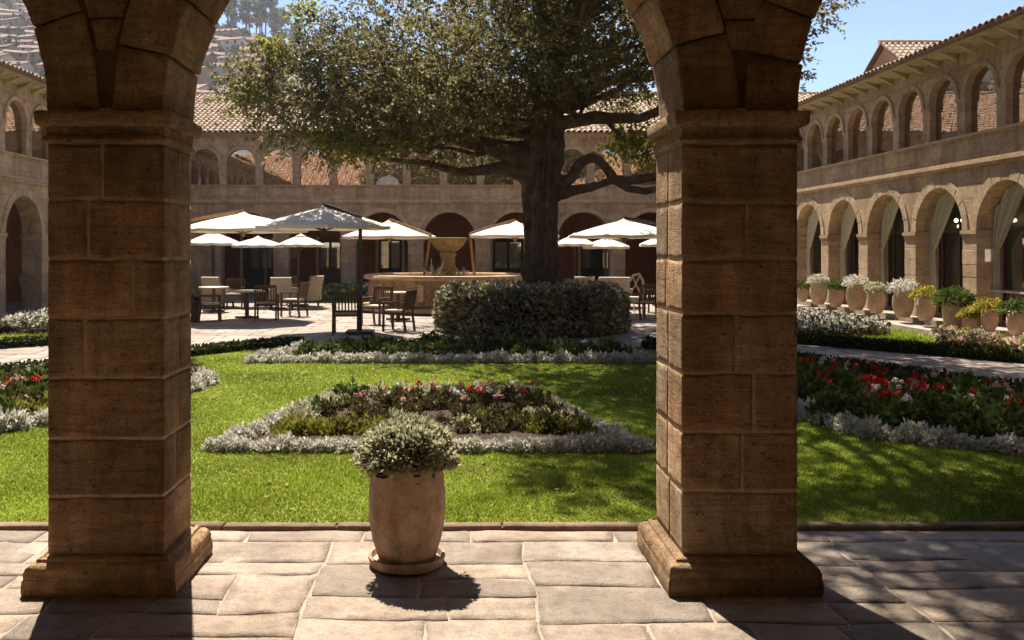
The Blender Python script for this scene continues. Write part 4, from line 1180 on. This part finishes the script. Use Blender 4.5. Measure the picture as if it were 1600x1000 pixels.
hd = empty('round_hedge', (1.78, TY, 0), 0, 'clipped round hedge of cream flecked leaves around the tree trunk', 'hedge')
rng = np.random.default_rng(9); n = 21000
a = rng.random(n) * 2 * np.pi; top = rng.random(n) < .3
rad = np.where(top, 2.2 * np.sqrt(rng.random(n)), 2.2 - .16 * rng.random(n)); zz = np.where(top, 1.06 - .12 * rng.random(n), 1.06 * rng.random(n))
bul = np.array([.10 * noise.noise(Vector((math.cos(q) * 2.5, math.sin(q) * 2.5, w * 2))) + .05 * noise.noise(Vector((math.cos(q) * 7, math.sin(q) * 7, w * 6))) for q, w in zip(a, zz)])
rad = rad + bul - .30 * np.clip((zz - .72) / .36, 0, 1) ** 2 * (~top); zz = zz + np.where(top, bul * .8 - .22 * np.clip((rad - 1.6) / .6, 0, 1) ** 2, 0)
P = np.column_stack([rad * np.cos(a), rad * np.sin(a), zz]); D = np.column_stack([np.cos(a) * ~top, np.sin(a) * ~top, np.where(top, 1., .25)])
V, F = leaves(P, D, .105, .062, rng, spread=.85); link('foliage', np_mesh('foliage', V, F, M['leaf_hedge']), hd)
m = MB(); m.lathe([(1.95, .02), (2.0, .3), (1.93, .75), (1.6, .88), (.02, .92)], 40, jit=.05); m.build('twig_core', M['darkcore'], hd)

# ================================================================ PARASOLS
def parasol(label, cx, cy, rad, ze, za, post, arm=None, wood=False, rot=.3, group='parasols over the courtyard tables', ns=8, base=True):
    root = empty('parasol', (cx, cy, 0), 0, label, 'parasol', group)
    m = MB(); nr = 5; V = []; F = []
    for layer in (0, -.008):
        V.append((0, 0, za + layer))
        for i in range(1, nr + 1):
            t_ = i / nr
            for k in range(ns * 2):
                a = rot + math.pi * k / ns; mid = k % 2
                r_ = rad * t_ * (math.cos(math.pi / ns) if mid else 1.0) * (.985 if mid else 1)
                z = za + (ze - za) * (t_ ** 1.08) + layer + (.035 * t_ * (1 - t_) * 2 if not mid else -.02 * t_)
                V.append((r_ * math.cos(a), r_ * math.sin(a), z))
        # valance
        for k in range(ns * 2):
            a = rot + math.pi * k / ns; mid = k % 2
            r_ = rad * (math.cos(math.pi / ns) if mid else 1.0) * (.985 if mid else 1)
            V.append(((r_ + layer) * math.cos(a), (r_ + layer) * math.sin(a), ze + (-.02 if mid else 0) - .075))
    n = ns * 2; per = 1 + n * (nr + 1)
    for b in (0, per):
        for k in range(n): F.append((b, b + 1 + k, b + 1 + (k + 1) % n))
        for i in range(nr):
            for k in range(n): F.append((b + 1 + i * n + k, b + 1 + i * n + (k + 1) % n, b + 1 + (i + 1) * n + (k + 1) % n, b + 1 + (i + 1) * n + k))
    m.add(V, F)
    cn = m.build('canopy', M['white_fabric'], root)
    m = MB(); m.lathe([(.02, za + .02), (.13, za - .01), (.17, za - .035), (.17, za - .03), (.05, za + .03), (.02, za + .06)], 12); m.build('vent_cap', M['white_fabric'], cn)
    pm = M['wood2'] if wood else M['metal']
    hub = Vector((0, 0, ze - .12))
    m = MB(); m.lathe([(.04, ze - .2), (.055, ze - .17), (.055, ze - .07), (.03, ze - .05)], 10); m.build('hub', pm, root)
    for k in range(ns):
        a = rot + 2 * math.pi * k / ns; e = Vector((math.cos(a) * rad * .98, math.sin(a) * rad * .98, ze - .035)); top = Vector((0, 0, za - .05))
        m = MB(); m.bar(top, e, .022, .03); r_ = m.build('rib', pm, root)
        m = MB(); m.bar(hub, top.lerp(e, .52), .018, .022); m.build('strut', pm, r_)
    (px, py), (qx, qy) = post if isinstance(post[0], tuple) else (post, post)
    ztop = za + .03 if arm is None else arm
    m = MB(); w = .075 if not wood else .085
    m.bar((px - cx, py - cy, 0.0), (qx - cx, qy - cy, ztop), w, w); m.build('pole', pm, root)
    if arm is not None:
        m = MB(); m.bar((qx - cx, qy - cy, arm - .03), (0, 0, za + .07), .06, .075); m.bar((0, 0, za + .07), (0, 0, za - .06), .035); m.build('arm', pm, root)
    if base:
        m = MB(); m.box(px - cx - .3, px - cx + .3, py - cy - .3, py - cy + .3, .004, .07); m.build('base_plate', M['metal'], root)
    return root
parasol('grey posted parasol with open white canopy at the nearest table, dark ribs below', atx(506, 20.3), 20.3, 1.52, 2.41, 2.82, (atx(563, 20.0), 20.0), 2.62, rot=.2)
parasol('large white parasol on a wooden arm just right of the left pillar', atx(380, 24), 24, 1.75, 2.41, 2.84, (atx(278, 24), 24.3), 2.66, True, rot=.35)
parasol('white parasol left of the fountain bowl on a slanting wooden post', atx(608, 28.6), 28.6, 1.5, 2.29, 2.76, ((atx(655, 28.3), 28.3), (atx(673, 28.3), 28.3)), 2.36, True, rot=.1)
parasol('small white parasol low at the left pillar edge', atx(333, 29.9), 29.9, .92, 2.08, 2.44, (atx(333, 29.9), 29.9), rot=.2)
parasol('small white parasol between the pillar parasol and the tall dark post', atx(403, 29.6), 29.6, .86, 2.01, 2.26, (atx(413, 29.6), 29.7), rot=.4)
parasol('small cream parasol under the large canopy with the dark post', atx(470, 29.2), 29.2, .77, 2.03, 2.33, (atx(466, 29.2), 29.2), rot=.0)
parasol('white parasol left of the tree trunk on a wooden arm', atx(805, 28.6), 28.6, 1.5, 2.32, 2.74, ((atx(747, 28.4), 28.4), (atx(734, 28.4), 28.4)), 2.40, True, rot=.25)
parasol('large white parasol right of the tree trunk, cut by the right pillar', atx(975, 25.5), 25.5, 1.68, 2.27, 2.70, (atx(1075, 25.3), 25.4), 2.5, rot=.3)
parasol('small white parasol just right of the tree trunk', atx(898, 29.8), 29.8, .72, 2.05, 2.36, (atx(898, 29.8), 29.8), rot=.2)
parasol('small white parasol under the large right-hand canopy', atx(947, 29.8), 29.8, .80, 1.97, 2.24, (atx(946, 29.8), 29.8), rot=.1)
parasol('small white parasol mostly hidden behind the right pillar', atx(1036, 29.4), 29.4, .8, 2.04, 2.32, (atx(1036, 29.4), 29.4), rot=.3)

# ================================================================ TABLES AND CHAIRS
def make_chair(mat, cush):
    root = empty('slatted_armchair', (0, 0, 0))
    m = MB(); m.box(-.26, .26, -.24, .26, .40, .435)
    for k in range(4): pass
    m.build('seat', mat, root)
    m = MB(); m.box(-.24, .24, -.2, .24, .436, .485); c = m.build('cushion', cush, root)
    for sx in (-1, 1):
        m = MB(); m.bar((sx * .27, .25, 0), (sx * .27, .24, .645), .045); m.build('leg', mat, root)
        m = MB(); m.bar((sx * .27, -.30, 0), (sx * .27, -.24, .42), .045); m.bar((sx * .27, -.24, .42), (sx * .27, -.33, .90), .042); m.build('leg', mat, root)
        m = MB(); m.bar((sx * .275, .28, .66), (sx * .275, -.29, .665), .055, .028); m.build('armrest', mat, root)
    m = MB(); m.bar((-.28, -.335, .90), (.28, -.335, .90), .03, .07); m.build('back_rail', mat, root)
    m = MB(); m.bar((-.26, -.26, .52), (.26, -.26, .52), .03, .045); m.build('back_rail', mat, root)
    for k in range(7):
        x = -.21 + k * .07
        m = MB(); m.bar((x, -.262, .53), (x, -.332, .88), .032, .014, up=(0, 1, 0)); m.build('slat', mat, root)
    return root
chair0 = make_chair(M['wood'], M['cushion']); used = [False]
def chair(px, py, rot, label, group):
    x, y = gp(px, py)
    o = chair0 if not used[0] else copy_tree(chair0)
    used[0] = True
    o.location = (x, y, .004); o.rotation_euler = (0, 0, R(rot)); tag(o, label, 'chair', group)
def table(x, y, r, label, square=False, group='courtyard tables'):
    root = empty('cafe_table', (x, y, .004), 0, label, 'table', group)
    m = MB()
    if square: m.box(-r, r, -r, r, .71, .745)
    else: m.lathe([(r * .97, .71), (r, .716), (r, .74), (r * .98, .746)], 28)
    m.build('table_top', M['tabletop'], root, smooth='auto')
    m = MB(); m.tube([(0, 0, .03), (0, 0, .71)], [.06, .05], 10); m.build('pedestal', M['wood'], root)
    m = MB(); m.bar((-.32, 0, .025), (.32, 0, .025), .09, .05); m.bar((0, -.32, .027), (0, .32, .027), .09, .05); m.build('foot', M['wood'], root)
    return root
GL, GM = 'chairs at the left table', 'chairs at the table by the tall dark post'
t1x, t1y = gp(386, 497); table(t1x, t1y, .48, 'round cafe table with four chairs right of the left pillar')
t1bx, t1by = gp(334, 487); table(t1bx, t1by, .45, 'cafe table half hidden by the left pillar')
t2x, t2y = gp(622, 500); table(t2x, t2y, .36, 'small cafe table left of the fountain basin')
chair(417, 500, 5, 'dark slatted armchair with its back to the lawn at the left table', GL)
chair(459, 494, 75, 'dark slatted armchair at the right side of the left table', GL)
chair(328, 502, -70, 'dark slatted armchair beside the left pillar facing right', GL)
chair(366, 482, 185, 'dark slatted armchair behind the left table facing the lawn', GL)
chair(541, 522, 3, 'dark slatted armchair with its back to the lawn beside the tall post', GM)
chair(588, 507, 150, 'dark slatted armchair just behind the tall dark post', GM)
chair(622, 517, 70, 'dark slatted armchair facing left nearest the round hedge', GM)
chair(1003, 498, 25, 'dark slatted armchair between the round hedge and the right pillar', 'chairs right of the hedge')
chair(1022, 488, 95, 'dark slatted armchair mostly behind the right pillar', 'chairs right of the hedge')
chair(443, 476, 130, 'dark slatted armchair in the second row right of the left table', GL)

def make_lounge():
    root = empty('lounge_chair', (0, 0, 0))
    m = MB(); m.box(-.34, .34, -.3, .36, .18, .40); m.build('seat', M['wicker'], root)
    m = MB(); m.add([(-.34, -.3, .3), (.34, -.3, .3), (.34, -.2, .3), (-.34, -.2, .3), (-.32, -.52, .98), (.32, -.52, .98), (.32, -.44, 1.0), (-.32, -.44, 1.0)], [(0, 3, 2, 1), (4, 5, 6, 7), (0, 1, 5, 4), (1, 2, 6, 5), (2, 3, 7, 6), (3, 0, 4, 7)]); m.build('backrest', M['wicker'], root)
    m = MB(); m.box(-.27, .27, -.2, .34, .401, .49); m.build('cushion', M['cushion'], root)
    for sx in (-1, 1):
        m = MB(); m.box(sx * .37 - .045, sx * .37 + .045, -.32, .36, .2, .62); m.build('armrest', M['wicker'], root)
        for sy in (-.25, .3):
            m = MB(); m.box(sx * .33 - .025, sx * .33 + .025, sy - .025, sy + .025, 0, .19); m.build('leg', M['wood'], root)
    return root
lg0 = make_lounge(); lu = [False]
for (px, Y, rot, lab) in ((342, 28.6, -20, 'pale lounge chair with leaning back behind the left table'), (440, 28.2, 8, 'pale lounge chair under the small cream parasol'), (478, 29.5, 60, 'pale lounge chair turned left beside the cream parasol pole'),
                          (908, 29, 5, 'pale lounge chair behind the right half of the hedge'), (943, 28.6, 10, 'pale lounge chair under the right parasols'), (967, 28.5, -8, 'pale lounge chair nearest the right pillar')):
    o = lg0 if not lu[0] else copy_tree(lg0); lu[0] = True
    o.location = (atx(px, Y), Y, .004); o.rotation_euler = (0, 0, R(rot)); tag(o, lab, 'lounge chair', 'pale lounge chairs in the courtyard')
# pale bentwood chair whose hooped back shows over the hedge end
r_ = empty('hooped_chair', (atx(993, 26), 26, .004), .4, 'pale bentwood chair with hooped back at the right end of the hedge', 'chair')
m = MB(); m.tube([(-.26, 0, 0), (-.27, 0, .5), (-.25, -.02, .9), (-.1, -.04, 1.12), (.1, -.04, 1.15), (.25, -.02, .95), (.27, 0, .5), (.26, 0, 0)], .035, 8); m.build('hoop_back', M['cushion'], r_, smooth=True)
m = MB(); m.tube([(-.2, -.02, .55), (-.05, -.03, .8), (.12, -.03, 1.1)], .025, 6); m.tube([(.2, -.02, .55), (.02, -.03, .8), (-.12, -.03, 1.08)], .025, 6); m.build('crossed_splat', M['cushion'], r_, smooth=True)
m = MB(); m.lathe([(.25, .43), (.27, .45), (.26, .48)], 20, (0, .2, 0)); m.build('seat', M['cushion'], r_)
for sx in (-1, 1):
    m = MB(); m.tube([(sx * .2, .38, .44), (sx * .24, .42, 0)], .02, 6); m.build('leg', M['cushion'], r_)
# dark planter tub at the pillar edge
r_ = empty('planter_tub', (*gp(298, 503), .004), 0, 'dark tub at the edge of the left pillar beside the tables', 'planter')
m = MB(); m.lathe([(.17, 0), (.20, .02), (.235, .48), (.26, .49), (.26, .55), (.235, .55), (.22, .5), (.01, .5)], 24); m.build('tub', M['wood'], r_, smooth='auto')
o = link('foliage', clump_mesh('foliage', .2, .16, 200, .08, .04, M['leaf_dark'], 400), r_); o.location = (0, 0, .5)

# ================================================================ FOUNTAIN
FX, FY = -.2, 28.0
fo = empty('fountain', (FX, FY, 0), 0, 'round stone fountain with mossy bowl on a pedestal behind the hedge', 'fountain')
m = MB(); m.lathe([(2.75, .004), (2.85, .06), (2.85, .14), (2.8, .16), (2.5, .16)], 48); m.build('step', M['wingtrim'], fo, smooth='auto')
m = MB(); m.lathe([(2.42, .15), (2.46, .25), (2.42, .35), (2.42, .88), (2.50, .95)], 48); m.build('basin_wall', M['pillar'], fo, smooth='auto')
m = MB(); m.lathe([(2.50, .955), (2.60, .97), (2.63, 1.03), (2.60, 1.09), (2.3, 1.10), (2.26, 1.06), (2.26, .93)], 48); m.build('rim', M['wingtrim'], fo, smooth='auto')
m = MB(); m.lathe([(.01, .94), (2.25, .945)], 48); m.build('water', M['water'], fo)
for k in range(10):
    a = 2 * math.pi * (k + .5) / 10 - math.pi / 2
    m = MB(); c_, s_ = math.cos(a), math.sin(a)
    m.bar((c_ * 2.42, s_ * 2.42, .36), (c_ * 2.42, s_ * 2.42, .86), .16, .12, up=(c_, s_, 0)); m.build('panel_rib', M['wingtrim'], fo)
m = MB(); m.lathe([(.42, .9), (.40, 1.0), (.28, 1.08), (.24, 1.2), (.22, 1.6), (.27, 1.72), (.24, 1.78)], 24, jit=.03); m.build('pedestal', M['mossy'], fo, smooth='auto')
m = MB(); m.lathe([(.2, 1.78), (.32, 1.84), (.47, 1.98), (.57, 2.15), (.61, 2.17), (.61, 2.22), (.56, 2.23), (.5, 2.16), (.01, 2.1)], 32, jit=.02); m.build('bowl', M['mossy'], fo, smooth='auto')
for i, (dx, sc_) in enumerate(((-.42, .5), (.4, .36))):
    rng = np.random.default_rng(60 + i); n = 34
    d = unit(np.column_stack([rng.normal(size=n), rng.normal(size=n), np.abs(rng.normal(size=n)) + .5]))
    V, F = leaves(np.zeros((n, 3)), d, sc_, .05, rng, spread=.1)
    o = link('agave', np_mesh('agave', V, F, M['leaf_silver'])); o.location = (FX + dx, FY - .5, .95)
    tag(o, ('spiky pale plant left of the fountain pedestal', 'spiky pale plant right of the fountain pedestal')[i], 'plant')

# ================================================================ RIGHT WING: CURTAINS, GLAZING, LAMPS
offR = Vector(wingR.location)
for i, c in enumerate(lowR):
    if c < 15: continue
    # glazed screen set back in the arcade
    m = MB(); m.box(c - 1.2, c + 1.2, 1.30, 1.32, .26, 3.40, QR); sc_ = m.build('glazed_screen', M['glass2'], wingR)
    for du in (-1.2, -.4, .4, 1.2):
        m = MB(); m.box(c + du - .03, c + du + .03, 1.26, 1.36, .26, 3.40, QR); m.build('mullion', M['wood'], sc_)
    m = MB(); m.box(c - 1.17, c + 1.17, 1.27, 1.35, 2.3, 2.37, QR); m.build('transom', M['wood'], sc_)
    # draped curtain tied to the far jamb
    V = []; F = []; ns, nt = 44, 26; r_ = 1.0
    for k in range(nt + 1):
        t_ = k / nt
        for j in range(ns + 1):
            s_ = j / ns
            ut = c - .30 + s_ * (1.27); ut = min(ut, c + .985); zt = 2.30 + math.sqrt(max(0, 1.0 - (ut - c) ** 2)) - .01
            ub, zb = c + .985 - .14 * (1 - s_), 1.92 - .1 * (1 - s_)
            if t_ < .7:
                q = t_ / .7; e = q ** .85
                u = ut + (ub - ut) * e; z = zt + (zb - zt) * (q ** 1.15) - .10 * math.sin(math.pi * q) * (1 - s_)
            else:
                q = (t_ - .7) / .3; u = ub - .10 * q * (1 - s_) ; z = zb - q * 1.05
            fold_ = .035 * math.sin(s_ * 46 + c) * (.5 + .5 * math.sin(math.pi * min(1, t_ / .7) * .5 + .6)) + .02 * math.sin(s_ * 19 + c * 2)
            V.append((u, .36 + fold_, z))
    for k in range(nt):
        for j in range(ns):
            a = k * (ns + 1) + j; F.append((a, a + 1, a + ns + 2, a + ns + 1))
    base_ = Vector((XR + .36, c + .98, .24))
    rt = empty('curtain', base_, 0, None, 'curtain', 'curtains in the right arcade')
    nth = ['at the right edge of the picture', 'in the second arch from the right edge', 'in the third arch from the right edge', 'in the fourth arch from the right edge', 'in the arch nearest the right pillar', 'in the last arch behind the right pillar', 'deep behind the right pillar']
    rt['label'] = 'sage green curtain tied back ' + nth[min(max(0, i - [k for k, cc in enumerate(lowR) if cc >= 15][0]), 6)]
    def sheet(dw): return [tuple(Vector((XR + w + dw, u, z)) - base_) for (u, w, z) in V]
    me = np_mesh('drape', np.array(sheet(0) + sheet(.006)), np.array(F + [tuple(x + len(V) for x in q) for q in F]), M['curtain'], True)
    link('drape', me, rt)
    m = MB(); m.tube([tuple(Vector((XR + .36 + .07 * math.cos(a), c + .93 + .09 * math.sin(a), 1.9)) - base_) for a in [2 * math.pi * q / 10 for q in range(11)]], .02, 6); m.build('tieback', M['wingtrim'], rt)
for (px, X, z, lab) in ((1346, XR + .62, 2.52, 'lit globe lamp hanging in the arch fourth from the right edge'), (1417, XR + .62, 2.48, 'lit globe lamp hanging in the third arch from the right edge'),
                   (1494, XR + .62, 2.56, 'lit globe lamp, left of a pair hanging in the second arch'), (1504, XR + .68, 2.56, 'lit globe lamp, right of a pair hanging in the second arch')):
    Y = FPX * X / (px - VX)
    rt = empty('hanging_lamp', (X, Y, z), 0, lab, 'lamp', 'globe lamps in the right arcade')
    m = MB(); m.lathe([(.01, -.045), (.03, -.035), (.043, -.01), (.04, .02), (.016, .05)], 14); m.build('globe', M['lamp'], rt, smooth=True)
    m = MB(); m.tube([(0, 0, .05), (0, 0, 3.46 - z)], .008, 6); m.build('rod', M['metal'], rt)
# notices at the right edge
for (px, X, z, w, h, lab) in ((1547, XR - .02, 1.75, .2, .26, 'small white notice on the arcade pier at the right edge'),):
    Y = FPX * X / (px - VX)
    m = MB(); m.box(-.02, .02, -w / 2, w / 2, -h / 2, h / 2); o = m.build('notice', M['sign']); o.location = (X - .03, Y, z); tag(o, lab, 'notice')
# pale console table seen in the last arch
rt = empty('console_table', (XR + .5, 19.1, .245), 0, 'narrow pale console table in the arch at the right edge', 'table')
m = MB(); m.box(-.22, .22, -.9, .9, .72, .76); m.build('table_top', M['sign'], rt)
for sx in (-.18, .18):
    for sy in (-.82, .82):
        m = MB(); m.box(sx - .025, sx + .025, sy - .025, sy + .025, 0, .72); m.build('leg', M['wood'], rt)

# ================================================================ FAR WING DETAILS
for (u, w, h, mk, lab) in ((-8.3, 1.5, 2.5, 'doorgreen', 'wide dark door in the far arcade behind the left parasols'), (-2.75, 1.0, 2.35, 'doorgreen', 'dark glazed door in the far arcade left of the fountain bowl'),
                      (2.3, 1.3, 2.3, 'doorgreen', 'dark green door in the far arcade left of the trunk'), (6.2, 1.6, 2.4, 'doorgreen', 'dark double door in the far arcade right of the trunk'), (-5.3, 1.0, 2.3, 'wood', 'dark brown door in the far arcade behind the cream parasol')):
    rt = empty('door', (u, YF + 3.0, .004), 0, lab, 'door', 'doors of the far arcade')
    m = MB(); m.box(-w / 2, w / 2, -.06, -.005, 0, h); lf = m.build('leaf', M[mk], rt)
    for (a, b) in ((.15, .9), (1.05, h - .15)):
        for sx in (-1, 1):
            m = MB(); xa = sorted((sx * .06, sx * (w / 2 - .1))); m.box(xa[0], xa[1], -.08, -.062, a, b); m.build('panel', M['glass2'] if a > 1 else M[mk], lf)
    for sx in (-1, 1):
        m = MB(); m.box(sx * (w / 2 + .06) - .06, sx * (w / 2 + .06) + .06, -.1, -.004, 0, h + .1); m.build('frame', M['wingtrim'], rt)
m = MB(); m.box(-.3, .3, -.04, 0, -.25, .25); o = m.build('framed_picture', M['yellow']); o.location = (atx(453, 38.3), YF + 2.985, 1.75); tag(o, 'small ochre picture on the far arcade wall', 'picture')
# white half-round lamp shade on the far gallery sill
m = MB(); m.lathe([(.56, 0), (.55, .12), (.46, .28), (.28, .38), (.08, .42), (.05, .45)], 24); o = m.build('dome_shade', M['sign'], smooth='auto'); o.location = (atx(606, YF - .02), YF - .02, SILL + .05); o.scale = (.8, .12, .8)
tag(o, 'white half-round shade standing on the far gallery sill', 'shade')

# white folding cart left of the left pillar
rt = empty('luggage_cart', (atx(57, 26.2), 26.2, .124), .5, 'pale wheeled cart standing in the left arcade', 'cart')
m = MB(); m.bar((-.3, 0, .2), (.3, 0, .25), .3, .05); m.build('deck', M['sign'], rt)
m = MB(); m.bar((-.3, 0, .2), (-.45, 0, 1.0), .04); m.bar((-.1, 0, .25), (-.4, 0, .9), .25, .04); m.build('handle', M['sign'], rt)
for sx in (-.2, .2):
    m = MB(); m.tube([(sx, -.16, .1), (sx, .16, .1)], .1, 12); m.build('wheel', M['metal'], rt)

# ================================================================ HILL TOWN AND RIDGE TREES
hr = random.Random(99); spots = []
def try_house(q0, q1, ya, yb, smin, smax, where):
    for _ in range(60):
        Y = hr.uniform(ya, yb); X = hr.uniform(q0, q1) * Y; w = hr.uniform(smin, smax)
        if all((X - a) ** 2 + ((Y - b_) * .8) ** 2 > ((w + c_) * .55) ** 2 for a, b_, c_ in spots):
            spots.append((X, Y, w)); return (X, Y, w, where)
houses = [h for h in [try_house(-.51, -.445, 250, 455, 5.5, 9, 0) for _ in range(44)] + [try_house(-.30, -.205, 205, 400, 8, 13, 1) for _ in range(26)] if h]
cols_ = ['adobe brown', 'pale plastered']
for (X, Y, w, where) in houses:
    z = hill_z(X, Y) - 1.2; kind = hr.random() < .4
    rt = empty('hill_house', (X, Y, z), hr.uniform(-.5, .5), ('%s house on the hillside %s' % (cols_[kind], 'above the left wing roof' if where == 0 else 'between the left pillar and the big tree')), 'house', 'hillside houses')
    d = w * hr.uniform(.6, .8); h = hr.uniform(3.6, 6.2); rr_ = h + w * .16
    mat = M['hwall2'] if kind else M['hwall']
    m = MB(); a, b_ = w / 2, d / 2
    m.add([(-a, -b_, 0), (a, -b_, 0), (a, b_, 0), (-a, b_, 0), (-a, -b_, h), (a, -b_, h), (a, b_, h), (-a, b_, h), (-a, 0, rr_), (a, 0, rr_)], [(0, 1, 5, 4), (2, 3, 7, 6), (1, 2, 6, 9, 5), (3, 0, 4, 8, 7)])
    m.build('wall', mat, rt)
    m = MB(); e = .45
    for sy in (-1, 1):
        y_e = sy * (b_ + e); z_e = h - (rr_ - h) * e / b_
        m.add([(-a - e, y_e, z_e), (a + e, y_e, z_e), (a + e, 0, rr_), (-a - e, 0, rr_), (-a - e, y_e, z_e + .22), (a + e, y_e, z_e + .22), (a + e, 0, rr_ + .22), (-a - e, 0, rr_ + .22)], [(0, 1, 2, 3), (4, 5, 6, 7), (0, 1, 5, 4), (1, 2, 6, 5), (3, 0, 4, 7)])
    m.build('roof', M['hroof'], rt)
    nw = max(2, int(w / 2.6))
    for k in range(nw):
        for zz_ in ((1.9,) if h < 4.6 else (1.9, 4.2)):
            x = -a + w * (k + .5) / nw
            m = MB(); m.box(x - .45, x + .45, -b_ - .06, -b_ + .1, zz_, zz_ + 1.05); m.build('window', M['hwin'], rt)

def tree_variant(seed, h):
    rng = np.random.default_rng(seed); rn_ = random.Random(seed)
    m = MB(); m.tube([(0, 0, -1), (rn_.uniform(-.4, .4), 0, h * .4), (rn_.uniform(-.6, .6), 0, h * .75), (0, 0, h)], [.45, .34, .2, .05], 7); tm = m.mesh('trunk', M['bark'])
    VV, FF, nb = [], [], 0
    for k in range(17):
        z = h * (.28 + .72 * rn_.random()); f = 1 - abs((z / h - .68)) * 1.3; a = rn_.uniform(0, 6.28); r_ = rn_.uniform(.2, 1) * h * .15 * f
        p = np.array((r_ * math.cos(a), r_ * math.sin(a), z)); n = 70; cr = rn_.uniform(.9, 1.8)
        d = unit(rng.normal(size=(n, 3))) * rng.random((n, 1)) ** .5 * np.array([cr, cr, cr * .9])
        V, F = leaves(p + d, d, 1.0, .55, rng, spread=.8); VV.append(V); FF.append(F + nb); nb += len(V)
    return tm, np_mesh('crown', np.vstack(VV), np.vstack(FF), M['leaf_pine'])
tv = [tree_variant(600 + i, 25) for i in range(4)]
def ridge_tree(X, Y, sc_, lab):
    rt = empty('ridge_tree', (X, Y, hill_z(X, Y) - .6), hr.uniform(0, 6.28), lab, 'tree', 'trees along the hill ridge')
    a, b_ = hr.choice(tv); link('trunk', a, rt); link('crown', b_, rt); rt.scale = (sc_, sc_, sc_ * hr.uniform(.85, 1.1))
for k in range(34):
    Y = hr.uniform(430, 475); q = hr.uniform(-.305, -.17); ridge_tree(q * Y, Y, hr.uniform(.8, 1.1) * (1.0 if q < -.21 else .8), 'tall slender tree on the ridge left of the big tree')
for k in range(30):
    Y = hr.uniform(445, 490); q = hr.uniform(-.52, -.45); ridge_tree(q * Y, Y, hr.uniform(.75, 1.0), 'tall slender tree on the ridge above the left wing')

bm_ = [clump_mesh('crown', 2.6, 3.0, 260, 1.1, .7, M['leaf_pine'], 700 + i, .3, .8, .5, .4) for i in range(3)]
m = MB(); m.tube([(0, 0, -.6), (0, 0, 1.6)], [.25, .15], 6); bt_ = m.mesh('trunk', M['bark'])
for k in range(46):
    Y = hr.uniform(215, 440); q = hr.uniform(-.51, -.45) if k % 2 else hr.uniform(-.30, -.20); X = q * Y
    rt = empty('hill_tree', (X, Y, hill_z(X, Y) - .3), hr.uniform(0, 6.28), 'small round tree among the hillside houses ' + ('above the left wing roof' if k % 2 else 'left of the big tree'), 'tree', 'small trees among the hillside houses')
    link('trunk', bt_, rt); c_ = link('crown', hr.choice(bm_), rt); c_.location = (0, 0, 1.2); z_ = hr.uniform(.7, 1.4); rt.scale = (z_, z_, z_)

# ================================================================ HAZE (thin dry air that greys the hillside)
m = MB(); m.box(-640, 420, -40, 760, -1.6, 172)
hz = m.build('haze', None)
ht = bpy.data.materials.new('haze_air'); ht.use_nodes = True; nt = ht.node_tree
nt.nodes.remove(nt.nodes['Principled BSDF'])
pv = nt.nodes.new('ShaderNodeVolumePrincipled'); pv.inputs['Color'].default_value = (.92, .94, 1, 1); pv.inputs['Density'].default_value = .00022; pv.inputs['Anisotropy'].default_value = .3
nt.links.new(pv.outputs[0], nt.nodes['Material Output'].inputs['Volume'])
hz.data.materials.append(ht); tag(hz, kind='stuff')
